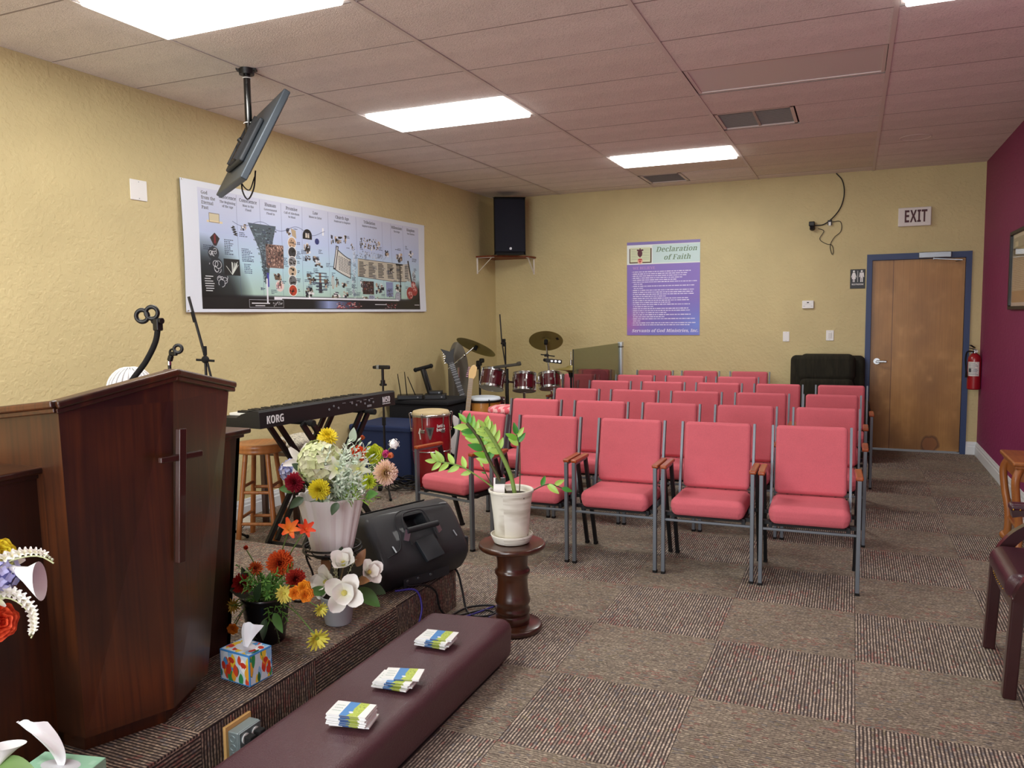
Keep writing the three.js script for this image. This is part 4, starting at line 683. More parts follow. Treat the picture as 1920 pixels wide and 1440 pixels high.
const funPrint = (k) => faceTex(384, 288, (c, w, h) => { let s = 31 + k * 17; const R = () => (s = (s * 16807) % 2147483647) / 2147483647; c.fillStyle = '#cfe0ea'; c.fillRect(0, 0, w, h); const cl = ['#e9c93a', '#2f8f4e', '#4a98d4', '#d84a2a', '#f2f4f4', '#1f6a48', '#e8a832', '#8cc0e4']; for (let i = 0; i < 24; i++) { c.fillStyle = cl[Math.floor(R() * cl.length)]; c.beginPath(); const x = w * R(), y = h * R(), r = 34 + 46 * R(); c.moveTo(x, y - r); c.quadraticCurveTo(x + r, y - r * .3, x + r * .4 * R(), y + r); c.quadraticCurveTo(x - r, y + r * .3, x, y - r); c.fill(); } c.fillStyle = '#c8371f'; for (let i = 0; i < 5; i++) { const x = 40 + (w - 80) * R(), y = 40 + (h - 80) * R(); c.beginPath(); c.ellipse(x, y, 40, 26, R() * 2, 0, 7); c.fill(); c.fillRect(x - 20, y + 8, 8, 26); c.fillRect(x + 10, y + 8, 8, 26); } c.strokeStyle = '#3f8fd2'; c.lineWidth = 16; c.strokeRect(0, 0, w, h); });
tissueBox('colourful patterned tissue box with a white tissue beside the pulpit', [-2.085, PY, -2.262], -.1, .155, .118, .112, [funPrint(1), funPrint(2), std(0x3f8fd2, .5)], funPrint(3), .1, .03);
const mint = faceTex(64, 64, (c) => { c.fillStyle = '#a6dcbc'; c.fillRect(0, 0, 64, 64); c.fillStyle = '#b6e4c8'; for (let i = 0; i < 8; i++) c.fillRect(i * 8, (i * 23) % 50, 5, 12); });
tissueBox('mint green tissue box with a white tissue at the bottom left', [-2.03, PY, -1.455], .22, .2, .105, .115, [mint, mint, std(0xa6dcbc, .6)], mint, .125, -.1);
// ================================================================== wedge monitor
{
  const t = thing('stage_monitor', 'black moulded wedge monitor speaker with handle on the stage corner', 'speaker', [-2.0, PY, -3.44], 1.22);
  const plastic = phy(0x1b1f25, .48, { bumpMap: rep(grit, .06), bumpScale: .0008, metric: true, clearcoat: .1 });
  const prof = [[-.03, 0], [.03, .04], [.075, .12], [.07, .17], [-.075, .375], [-.12, .395], [-.2, .385], [-.45, .11], [-.46, .04], [-.42, 0]];
  const body = extrude(shape(smooth(prof, 90)), .57, .035, 4).translate(0, 0, -.285);      // x = depth, y = height, z = along
  body.rotateY(-Math.PI / 2);                                                              // along -> local x
  bend(body, (p) => { const e = Math.abs(p.x) / .285; const s = 1 - .1 * e * e * e; p.y = p.y * s + .0; p.z = p.z * s; });
  const N = V(0, .587, .81), U = V(0, .81, -.587), c0 = V(0, .275, -.004);                  // rear face frame
  const at = (x, u, n) => { const p = c0.clone().addScaledVector(U, u).addScaledVector(N, n); return [x, p.y, p.z]; };
  const ev = new Evaluator(); ev.attributes = ['position', 'normal', 'uv']; ev.useGroups = false;
  const solid = new Brush(plain(crease(body, .7))), pocket = new Brush(plain(bar(at(0, .012, -.02), at(0, .088, -.02), .13, .13, N.toArray(), .012))); solid.updateMatrixWorld(); pocket.updateMatrixWorld();
  const hollow = ev.evaluate(solid, pocket, SUBTRACTION).geometry; hollow.clearGroups?.();
  obj('cabinet', hollow, plastic, t);                       // with the hand pocket cut into it
  obj('recess_rim', [tube([[-.085, -.07], [-.08, .06], [-.06, .098], [0, .105], [.06, .098], [.08, .06], [.085, -.07]].map(([x, u]) => at(x, u, .002)), .004, 60)], plastic, t);
  obj('moulded_seam', [tube([[-.25, -.1], [-.16, -.07], [-.13, 0], [-.12, .08], [-.09, .112], [0, .117], [.1, .11], [.24, .1]].map(([x, u]) => at(x, u, -.0005)), .0028, 70)], plastic, t);
  obj('grip', [rod(at(-.1, .0, .03), at(.1, .0, .03), .015, .015, 16)], std(0x1a1d22, .6), t);
  for (const s of [-1, 1]) obj('grip_end', [bar(at(s * .092, .004, .03), at(s * .112, -.04, .006), .03, .008, N.toArray())], M.steel, t);
  obj('foot_block', [bar(at(.0, -.05, .004), at(.012, -.17, .012), .12, .02, N.toArray(), .004)], std(0x20262c, .55), t);
  for (const x of [-.2, .2]) obj('screw_slot', bar(at(x, -.05, .003), at(x + .006, -.085, .004), .008, .004, N.toArray()), M.steel, t);
  obj('connector_panel', [box(.3, .06, .004, 0, .045, .045)], plastic, t);
  for (const x of [-.13, -.06, .02]) obj('jack', rot(cyl(.008, .008, .006, 0, 0, 0, 12), Math.PI / 2 + .5).translate(x, .05, .048), M.steel, t);
  obj('side_foot', rbox(.02, .09, .12, .008, .29, .14, -.02), std(0x2a3036, .6), t);
  obj('front_grille', slab([[-.23, .352, -.232], [.23, .352, -.232], [.23, .13, -.436], [-.23, .13, -.436]].reverse(), .004), std(0x0a0a0b, .8), t);
}
// cables over the stage corner
tag(obj('monitor_cable', [tube([[-1.99, .25, -3.6], [-1.93, .22, -3.68], [-1.9, .1, -3.7], [-1.87, .012, -3.68], [-1.78, .01, -3.6], [-1.7, .01, -3.66], [-1.74, .014, -3.76], [-1.86, .012, -3.7], [-1.9, .012, -3.5], [-1.93, .012, -3.3]], .006, 90)], M.cable), 'black cable dropping from the stage monitor into a coil on the floor', 'cable');
tag(obj('signal_cable', [tube([[-2.02, .24, -3.22], [-1.95, .225, -3.3], [-1.925, .14, -3.31], [-1.92, .02, -3.25], [-1.9, .012, -3.4], [-1.8, .01, -3.62], [-1.72, .01, -3.78], [-1.66, .01, -3.74], [-1.7, .012, -3.6]], .005, 90)], M.purple), 'violet cable running over the stage edge behind the bench', 'cable');
tag(obj('black_cable', [tube([[-2.0, .24, -3.3], [-1.95, .226, -3.38], [-1.93, .17, -3.46], [-1.925, .06, -3.5], [-1.9, .01, -3.55], [-1.76, .01, -3.7], [-1.66, .01, -3.63], [-1.72, .012, -3.52], [-1.88, .014, -3.42], [-1.93, .012, -3.26]], .0055, 90)], M.cable), 'black cord hanging down the stage front below the monitor', 'cable');
// ================================================================== plant stand and plant
{
  const t = thing('plant_stand', 'dark brown turned wooden pedestal holding the white flowerpot', 'plant stand', [-1.54, 0, -3.55]);
  obj('base', lathe([[0, 0], [.14, 0], [.147, .008], [.147, .022], [.14, .032], [.085, .036], [0, .036]], 48), M.redwood, t);
  obj('column', lathe([[.082, .036], [.085, .045], [.085, .07], [.079, .076], [.079, .084], [.086, .09], [.087, .105], [.08, .112], [.08, .13], [.088, .14], [.09, .156], [.083, .172], [.078, .21], [.076, .25], [.079, .276], [.088, .288], [.089, .3], [.085, .306], [.076, .32], [.078, .36], [.086, .405], [.09, .41]], 40), M.redwood, t);
  obj('top', lathe([[0, .408], [.14, .408], [.16, .414], [.167, .424], [.166, .436], [.158, .443], [0, .443]], 48), M.redwood, t);
}
const petalM = (c, o = {}) => phy(c, .7, { side: THREE.DoubleSide, ...o });
function leafGeo(len, w, curl = .2, fold = .25, n = 8) {   // blade along +y from the origin, face +z
  const g = new THREE.PlaneGeometry(1, len, 4, n);
  return bend(g, (p) => { const v = clamp(p.y / len + .5, 0, 1), wd = w * Math.pow(Math.sin(Math.PI * Math.pow(v, .8) * .96 + .08), .85); const x = p.x * wd; p.y = len * v * (1 - .15 * curl * v); p.z = curl * len * v * v * -.6 + fold * Math.abs(x); p.x = x; });
}
function aim(g, d, at, roll = 0) { if (roll) g.rotateY(roll); g.applyQuaternion(turnTo(V(...d))); return g.translate(...at); }
{
  const t = thing('potted_plant', 'leafy green houseplant in a white flowerpot on the pedestal', 'plant', [-1.54, .4435, -3.55]);
  const glaze = std(0xffffff, .55, { map: dataTex(256, 256, (u, v) => { const b = fbm(u * 5, v * 26, 0, 3), d = v < .25 ? clamp((.25 - v) * 4 * fbm(u * 7 + 2, v * 9, 0, 3) * 1.6, 0, 1) : 0; let c = mix([226, 224, 212], [186, 180, 164], clamp((b - .52) * 3, 0, 1)); c = mix(c, [172, 158, 112], d); if (hash(Math.floor(u * 70), Math.floor(v * 70)) > .997) c = [70, 64, 56]; return c; }) });
  const pot = obj('pot', lathe([[0, .012], [.08, .012], [.083, .02], [.092, .14], [.1, .21], [.105, .252], [.112, .256], [.113, .266], [.107, .27], [.1, .262], [.096, .23], [0, .228]], 48), glaze, t);
  obj('saucer', lathe([[0, .002], [.082, .002], [.09, .006], [.103, .034], [.106, .045], [.1, .046], [.09, .012], [0, .01]], 48), glaze, t);
  obj('soil', cyl(.096, .096, .006, 0, .232, 0, 30), M.soil, t);
  const label = obj('plant_tag', rot(box(.055, .085, .002), -.35, .35).translate(-.05, .285, .035), M.white, t); obj('tag_print', rot(box(.05, .03, .001), -.35, .35).translate(-.046, .31, .027), std(0x2a3028, .6), label);
  const lm = [phy(0x77b83a, .4, { side: THREE.DoubleSide }), phy(0x3f8a34, .4, { side: THREE.DoubleSide }), phy(0xa8cf62, .4, { side: THREE.DoubleSide })];
  // camera right is about (.92, 0, -.39), towards the camera about (.39, 0, .92)
  const R = V(.92, 0, -.39), F = V(.39, 0, .92), P = (r, y, f = 0) => [R.x * r + F.x * f, y, R.z * r + F.z * f];
  const stems = [[[P(-.02, .23), P(-.07, .34), P(-.11, .42), P(-.16, .53), P(-.215, .6)], .009, 15, .085, .45, 0], [[P(.02, .23), P(0, .33), P(-.05, .45), P(-.1, .54), P(-.125, .575)], .011, 13, .07, .5, 2], [[P(.04, .23), P(.045, .36), P(.042, .48), P(.03, .54)], .003, 5, .075, .7, 0], [[P(-.04, .235), P(-.16, .33), P(-.25, .385), P(-.33, .405), P(-.37, .41)], .004, 9, .07, .35, 2], [[P(.07, .235), P(.14, .275), P(.19, .29), P(.25, .27)], .003, 4, .075, .4, 1], [[P(-.05, .235), P(-.1, .3), P(-.14, .38)], .0025, 2, .03, .8, 1]];
  for (const [pts, r, n, L, from, kind] of stems) {
    const c = new THREE.CatmullRomCurve3(pts.map((p) => V(...p))), s = obj('stem', tube(pts, r, 26, 8), std(kind === 2 ? 0x7c9a4a : 0x4a4a2a, .6), t);
    for (let i = 0; i < n; i++) {
      const u = from + (1 - from) * i / Math.max(1, n - 1), p = c.getPoint(Math.min(1, u)), tn = c.getTangent(Math.min(1, u)), side = V(0, 0, 0).crossVectors(tn, V(F.x, .3, F.z)).normalize(), sg = i % 2 ? 1 : -1, end = i === n - 1;
      const d = tn.clone().multiplyScalar(end ? 1 : .75).addScaledVector(side, end ? 0 : sg * .8).addScaledVector(F, rr(-.1, .35)).normalize(), l = L * rr(.8, 1.1) * (1 - .25 * Math.abs(u - .75));
      const g = leafGeo(l, l * .42, .25, .3), z = V(F.x, .25, F.z), y = d, x = V(0, 0, 0).crossVectors(y, z).normalize(), zz = V(0, 0, 0).crossVectors(x, y);
      g.applyMatrix4(new THREE.Matrix4().makeBasis(x, y, zz).setPosition(p)); obj('leaf', g, lm[(i + kind) % 3 === 0 ? 2 : (kind + (i % 3 === 1 ? 1 : 0)) % 3], t);
    }
  }
}

// ================================================================== artificial flowers
const bloomM = phy(0xffffff, .72, { side: THREE.DoubleSide, vertexColors: true });
const lin = (h) => { const c = new THREE.Color(h); return [c.r, c.g, c.b]; };
function petal(len, w, th, ph, c0, c1, curl = .3, cup = .3, lift = 0, nx = 2, ny = 3, tip = .75, round = 0) {   // from the heart outwards, th from +y
  const g = new THREE.PlaneGeometry(1, 1, nx, ny), p = g.attributes.position, col = new Float32Array(p.count * 3);
  for (let i = 0; i < p.count; i++) {
    const u = p.getX(i) * 2, v = clamp(p.getY(i) + .5, 0, 1), wd = w * .5 * (round ? (.3 + .7 * Math.sin(Math.min(1, v / .6) * Math.PI / 2)) * (v > .6 ? Math.sqrt(Math.max(.02, 1 - Math.pow((v - .6) / .41, 2))) : 1) : .28 + .72 * Math.sin(Math.PI * Math.pow(v, tip) * .92 + .12)), x = u * wd;
    p.setXYZ(i, x, len * v, curl * len * v * v * .5 - cup * Math.abs(x) * .8);
    const k = Math.pow(v, 1.3), c = mix(c0, c1, k); col.set(c, i * 3);
  }
  g.setAttribute('color', new THREE.BufferAttribute(col, 3)); g.computeVertexNormals();
  g.rotateX(th); g.rotateY(ph); if (lift) g.translate(0, lift, 0); return g;
}
function heart(r, y, c, s = 8) { const g = plain(ball(r, 0, y, 0, s)), n = g.attributes.position.count, col = new Float32Array(n * 3); for (let i = 0; i < n; i++) col.set(c, i * 3); g.setAttribute('color', new THREE.BufferAttribute(col, 3)); return g; }
const blooms = {
  mum: (r, a, b, layers = 6) => { const out = [heart(r * .3, 0, a)]; for (let l = 0; l < layers; l++) { const n = 7 + l * 4, q = l / (layers - 1), th = .1 + 1.7 * q; for (let i = 0; i < n; i++) out.push(petal(r * rr(.88, 1.02) * (.72 + .28 * q), r * .3, th + rr(-.06, .06), (i + (l % 2) / 2) / n * 6.283 + rr(-.1, .1), a, b, -.35 + .1 * q, .6, 0, 2, 2, .75, 1)); } return out; },
  dahlia: (r, a, b) => blooms.mum(r, a, b, 8),
  daisy: (r, a, b, n = 13) => { const out = [heart(r * .22, r * .03, b)]; for (let k = 0; k < 2; k++) for (let i = 0; i < n; i++) out.push(petal(r * rr(.85, 1.05), r * .24, 1.15 - .35 * k + rr(-.12, .12), (i + k / 2) / n * 6.283, a, a, .25, .3, 0, 1, 3)); return out; },
  hydrangea: (r, a, b, n = 90) => { const out = [heart(r * .8, 0, a, 12)]; for (let i = 0; i < n; i++) { const y = 1 - 1.75 * (i + .5) / n, ph = i * 2.39996, s = Math.sqrt(Math.max(0, 1 - y * y)), d = V(s * Math.cos(ph), y, s * Math.sin(ph)), q = turnTo(d), R = r * rr(.86, 1), c = mix(a, b, rnd()); for (let k = 0; k < 4; k++) { const g = petal(r * .25, r * .25, 1.25, k * 1.571 + i, mix(c, [1, 1, 1], .1), c, .1, .1, 0, 2, 2, .75, 1); g.applyQuaternion(q); g.translate(d.x * R, d.y * R, d.z * R); out.push(g); } } return out; },
  rose: (r, a, b) => { const out = [heart(r * .3, r * .3, a)]; for (let l = 0; l < 5; l++) { const n = 3 + l, th = .12 + .25 * l; for (let i = 0; i < n; i++) out.push(petal(r * (.7 + .14 * l), r * (.7 + .16 * l), th, (i + l * .37) / n * 6.283, a, b, -.1 + .12 * l, .9 - .1 * l, 0, 4, 4, .9, 1)); } return out; },
  trumpet: (r, a, b, n = 6) => { const out = []; for (let i = 0; i < n; i++) out.push(petal(r, r * .55, .55 + .06 * (i % 2), i / n * 6.283, a, b, 1.0, .5, 0, 2, 4)); for (let i = 0; i < 4; i++) out.push(petal(r * .5, r * .05, .15, i * 1.57, [.9, .7, .2], [.9, .7, .2], 0, 0, 0, 1, 1)); return out; },
  lily: (r, a, b) => { const out = [heart(r * .14, r * .1, [.72, .75, .2])]; for (let i = 0; i < 6; i++) out.push(petal(r, r * .46, 1.05 + .08 * (i % 2), i / 6 * 6.283, b, a, .5, .4, 0, 2, 5)); return out; },
  bud: (r, a, b) => { const out = []; for (let l = 0; l < 2; l++) for (let i = 0; i < 5; i++) out.push(petal(r * 1.5, r * 1.1, .25 + .15 * l, (i + l / 2) / 5 * 6.283, b, a, -.5, 1.1, 0, 2, 3, .75, 1)); return out; },
};
function look(list, d, p) { const g = mergeGeometries(list.map(plain)); g.applyQuaternion(turnTo(V(...d))); return g.translate(...p); }
const toCam = (p, up = .35, out = 0, c = [0, 0, 0]) => { const d = V(-p[0], 0, -p[2]).normalize(); d.y = up; d.x += out * (p[0] - c[0]) * 6; d.z += out * (p[2] - c[2]) * 6; return d.normalize().toArray(); };
function bouquet(t, base, mouth, list, stemMat = M.stem) {   // list: [part name, kind, r, [x,y,z] world, colour a, colour b, up, label]
  const L = (p) => [p[0] - base[0], p[1] - base[1], p[2] - base[2]];
  for (const [name, kind, r, p, a, b, up = .35, ex] of list) {
    const d = toCam(p, up, .5, mouth), f = obj(name, look(blooms[kind](r, lin(a), lin(b), ex), d, L(p)), bloomM, t);
    const q = L(p), m = L([mouth[0] + (p[0] - mouth[0]) * .25, mouth[1], mouth[2] + (p[2] - mouth[2]) * .25]);
    obj('flower_stem', tube([m, [(m[0] + q[0]) / 2 + rr(-.01, .01), (m[1] + q[1]) / 2 + .03, (m[2] + q[2]) / 2], [q[0] - d[0] * r * .2, q[1] - d[1] * r * .3, q[2] - d[2] * r * .2]], .0028, 12, 5), stemMat, t);
  }
}
function sprig(a, b, n, L, w, c0, c1, droop = .3) {          // stem of small leaves from a to b
  const A = V(...a), B = V(...b), d = B.clone().sub(A), out = [], dir = d.clone().normalize();
  const mid = A.clone().add(B).multiplyScalar(.5); mid.y += droop * d.length() * .3; const c = new THREE.QuadraticBezierCurve3(A, mid, B);
  const st = plain(new THREE.TubeGeometry(c, 6, .0014, 4)); st.setAttribute('color', new THREE.BufferAttribute(new Float32Array(st.attributes.position.count * 3).map((_, i) => c0[i % 3] * .8), 3)); out.push(st);
  for (let i = 0; i < n; i++) { const u = .15 + .85 * i / n, p = c.getPoint(u), tn = c.getTangent(u), g = petal(L * rr(.7, 1.1), w, .9, i * 2.4 + rr(-.3, .3), c0, mix(c0, c1, rnd()), .2, .2, 0, 1, 2); g.applyQuaternion(turnTo(tn)); g.translate(p.x, p.y, p.z); out.push(g); }
  return out;
}
function foliage(name, t, base, root, tips, n, L, w, c0, c1, droop) { const l = (p) => [p[0] - base[0], p[1] - base[1], p[2] - base[2]]; const o = obj(name, mergeGeometries(tips.flatMap((q) => sprig(l(root), l(q), n, L, w, lin(c0), lin(c1), droop)).map(plain)), bloomM, t); o.userData.kind = 'stuff'; return o; }
function bigLeaf(t, base, at, d, len, w, m, face = [.39, .6, .92]) { const y = V(...d).normalize(), x = V(0, 0, 0).crossVectors(y, V(...face)).normalize(), z = V(0, 0, 0).crossVectors(x, y); const g = leafGeo(len, w, .3, .2); g.applyMatrix4(new THREE.Matrix4().makeBasis(x, y, z).setPosition(at[0] - base[0], at[1] - base[1], at[2] - base[2])); return obj('leaf', g, m, t); }
const leafM = phy(0x4c7a36, .5, { side: THREE.DoubleSide }), leafDk = phy(0x2f4a2a, .5, { side: THREE.DoubleSide }), leafBr = phy(0x8a5f3c, .55, { side: THREE.DoubleSide });

{ // ---- white fluted planter on a black wire stand
  const s = thing('wire_plant_stand', 'black scrolled wire plant stand under the white planter', 'plant stand', [-2.24, PY, -3.03]);
  const y = .245; obj('ring', [ring(.132, .005, 0, y + .04, 0, 40), ring(.135, .005, 0, y + .022, 0, 40)], M.black, s);
  obj('support_ring', [ring(.085, .004, 0, y - .005, 0, 32), bar([-.085, y - .005, 0], [.085, y - .005, 0], .006, .004), bar([0, y - .005, -.085], [0, y - .005, .085], .006, .004)], M.black, s);
  for (let i = 0; i < 6; i++) { const a = i * 1.047; obj('scroll', tube([[.085 * Math.cos(a), y - .005, .085 * Math.sin(a)], [.105 * Math.cos(a + .2), y + .02, .105 * Math.sin(a + .2)], [.13 * Math.cos(a + .1), y + .02, .13 * Math.sin(a + .1)], [.12 * Math.cos(a - .2), y - .004, .12 * Math.sin(a - .2)]], .003, 20, 5), M.black, s); }
  for (let i = 0; i < 3; i++) { const a = .75 + i * 2.094, c = Math.cos(a), n = Math.sin(a); obj('leg', tube([[.133 * c, y + .035, .133 * n], [.128 * c, y - .03, .128 * n], [.1 * c, .13, .1 * n], [.13 * c, .05, .13 * n], [.165 * c, .006, .165 * n], [.205 * c, .012, .205 * n], [.21 * c, .045, .21 * n], [.185 * c, .055, .185 * n], [.175 * c, .035, .175 * n]], .005, 60, 7), M.black, s); }
  const base = [-2.24, PY + y + .002, -3.03], t = thing('flower_planter', 'white fluted planter full of mixed artificial flowers on a wire stand', 'flowers', base);
  const prof = [[0, .004], [.088, .004], [.094, .008], [.158, .27], [.16, .276], [.154, .274], [.09, .012], [0, .012]];
  const pg = new THREE.LatheGeometry(prof.map(([r, q]) => new THREE.Vector2(Math.max(r, 1e-4), q)), 72);
  bend(pg, (p) => { const a = Math.atan2(p.z, p.x), r = Math.hypot(p.x, p.z), k = Math.abs(Math.sin(a * 8)); const f = 1 - .06 * (1 - k) * (r > .05 ? 1 : 0); p.x *= f; p.z *= f; if (p.y > .26) p.y += .006 * k; });
  obj('planter', crease(mergeVertices(pg), .3), std(0xf6f5f4, .45), t);
  obj('filler', cyl(.118, .124, .02, 0, .215, 0, 24), M.leafDark, t);
  const mouth = [-2.24, .69, -3.03];
  bouquet(t, base, mouth, [
    ['yellow_flower', 'mum', .05, [-2.225, 1.02, -3.0], 0xf0d818, 0xfae83a, .9, 5], ['cream_hydrangea', 'hydrangea', .105, [-2.25, .9, -2.98], 0xcfdc9c, 0xf0f2d4, .5, 120], ['lilac_hydrangea', 'hydrangea', .062, [-2.43, .845, -3.0], 0x8d98d4, 0xc4cbf0, .3, 60],
    ['crimson_dahlia', 'dahlia', .05, [-2.35, .815, -2.91], 0x7a0c22, 0xb82240, .15], ['yellow_pompom', 'dahlia', .052, [-2.19, .8, -2.88], 0xe0cc10, 0xf8ee40, .15], ['white_lily', 'lily', .06, [-2.14, .885, -2.95], 0xf6f8f4, 0xdfe8a8, .3], ['white_lily', 'lily', .06, [-2.05, .885, -2.98], 0xf6f8f4, 0xdfe8a8, .3], ['white_lily', 'lily', .085, [-2.36, .9, -2.98], 0xfafafa, 0xf0f0ee, .4],
    ['blush_flower', 'dahlia', .062, [-1.935, .865, -3.03], 0xe8d860, 0xf6d6cc, .15], ['lime_flower', 'rose', .04, [-2.03, .935, -3.08], 0xb4c820, 0xcfe03a, .3], ['lime_flower', 'mum', .04, [-1.99, .83, -2.98], 0xa8c020, 0xcfe040, .2, 4], ['orange_rose', 'rose', .034, [-2.1, .935, -3.06], 0xe03a1a, 0xf6602a, .4], ['orange_bud', 'bud', .018, [-2.12, .995, -3.12], 0xe88a5a, 0xd0582a, .9], ['pink_tulip', 'bud', .03, [-1.975, .93, -3.08], 0xd0408a, 0xe878a8, .9], ['peach_bud', 'bud', .022, [-1.94, .93, -3.07], 0xf0986a, 0xe07040, .9], ['white_spray', 'hydrangea', .026, [-1.93, .985, -3.1], 0xf4f4f2, 0xffffff, .5, 16], ['crimson_bud', 'bud', .018, [-2.33, .9, -2.95], 0x7a1024, 0xa02030, .4],
  ]);
  foliage('dusty_foliage', t, base, mouth, Array.from({ length: 52 }, (_, i) => [-2.09 + rr(-.12, .13), .875 + rr(-.12, .14), -2.97 + rr(-.09, .09)]), 18, .03, .0095, 0xc4d8c2, 0xeaf3e6);
  foliage('grass_foliage', t, base, mouth, Array.from({ length: 9 }, () => [-2.0 + rr(-.08, .1), .78 + rr(-.04, .1), -2.95 + rr(-.06, .06)]), 9, .04, .007, 0x7fae34, 0xb4d05a);
  foliage('pale_foliage', t, base, mouth, Array.from({ length: 8 }, () => [-2.0 + rr(-.12, .06), .9 + rr(-.06, .06), -3.05 + rr(-.05, .05)]), 12, .03, .012, 0xc4d8b4, 0xe6efd8);
  for (const [p, d, l, m] of [[[-2.35, .78, -2.93], [-.8, .1, .5], .09, leafM], [[-2.28, .755, -2.88], [-.3, -.35, .8], .08, leafDk], [[-2.1, .745, -2.89], [.1, -.5, .8], .07, leafDk], [[-1.99, .77, -2.95], [.8, .3, .3], .08, leafM], [[-2.33, .86, -2.96], [-.6, .5, .4], .07, leafDk], [[-2.1, 1.0, -3.02], [.2, .9, .2], .07, phy(0xb9cdb6, .6, { side: THREE.DoubleSide })]]) bigLeaf(t, base, p, d, l, l * .55, m);
}
{ // ---- black pot, autumn colours
  const base = [-2.25, PY, -2.57], t = thing('autumn_flower_pot', 'black ribbed pot of orange and dark red flowers beside the pulpit', 'flowers', base);
  const pr = [[0, 0], [.068, 0], [.073, .004]]; for (let i = 0; i < 16; i++) pr.push([.074 + .0016 * i + (i % 2 ? .003 : 0), .01 + i * .0115]); pr.push([.104, .19], [.106, .2], [.1, .2], [.095, .17], [0, .168]);
  obj('pot', lathe(pr, 40), phy(0x08080a, .3, { clearcoat: .3 }), t); obj('soil', cyl(.094, .094, .004, 0, .168, 0, 24), M.soil, t);
  const mouth = [-2.25, .4, -2.57];
  bouquet(t, base, mouth, [
    ['orange_mum', 'dahlia', .058, [-2.15, .565, -2.55], 0x8c1c1c, 0xe2621e, .3], ['dark_red_mum', 'dahlia', .048, [-2.31, .47, -2.5], 0x5a0a10, 0xb82a1c, .15], ['red_mum', 'dahlia', .045, [-2.09, .5, -2.57], 0x6a0c12, 0xb8301c, .1], ['orange_mum', 'mum', .034, [-2.26, .535, -2.53], 0x7a1810, 0xd86a20, .5, 4],
    ['orange_lily', 'trumpet', .05, [-2.14, .69, -2.6], 0xf0a030, 0xf0481a, .9], ['orange_lily', 'trumpet', .042, [-2.08, .69, -2.63], 0xe85a20, 0xe83a18, .8], ['orange_bud', 'bud', .016, [-2.35, .592, -2.58], 0xe0502a, 0xc03a1a, .9],
    ['lime_daisy', 'daisy', .042, [-2.06, .478, -2.46], 0xd8d060, 0xb8b040, .2], ['orange_daisy', 'rose', .024, [-2.02, .48, -2.48], 0xf0a020, 0xf08a1c, .2], ['orange_daisy', 'rose', .024, [-1.995, .5, -2.5], 0xf0b020, 0xf0981c, .2], ['orange_daisy', 'rose', .026, [-1.985, .47, -2.5], 0xf0a020, 0xe8861c, .1], ['lime_daisy', 'daisy', .036, [-1.995, .375, -2.6], 0xd8d458, 0x9aa030, -.3], ['lime_daisy', 'daisy', .055, [-1.94, .3, -2.5], 0xdcd452, 0x8f9a30, -.5], ['yellow_daisy', 'daisy', .035, [-2.33, .39, -2.47], 0xd0c84a, 0xa8a030, 0], ['orange_daisy', 'rose', .02, [-2.3, .31, -2.43], 0xe8921c, 0xf0a020, 0],
  ]);
  foliage('fern_foliage', t, base, mouth, Array.from({ length: 40 }, () => { const a = rr(0, 6.28), q = rr(.05, .17); return [-2.2 + q * Math.cos(a), .45 + rr(-.1, .11), -2.53 + q * .8 * Math.sin(a)]; }), 22, .025, .0055, 0x4c8a34, 0x8cb450);
  foliage('trailing_foliage', t, base, mouth, [[-2.1, .26, -2.47], [-2.22, .24, -2.45], [-2.02, .35, -2.52], [-2.36, .3, -2.5]], 22, .02, .005, 0x5c7448, 0xa0aa84, 1.2);
  for (const [p, d, l, m] of [[[-2.27, .42, -2.5], [-.7, .5, .5], .1, leafDk], [[-2.22, .42, -2.48], [.4, .8, .3], .1, leafDk], [[-2.18, .46, -2.5], [.3, .8, .2], .09, leafM], [[-2.13, .38, -2.48], [.6, -.4, .4], .1, leafM], [[-2.28, .45, -2.52], [-.3, .9, .2], .1, leafDk], [[-2.16, .36, -2.46], [.3, -.7, .6], .09, leafDk]]) bigLeaf(t, base, p, d, l, l * .36, m);
}
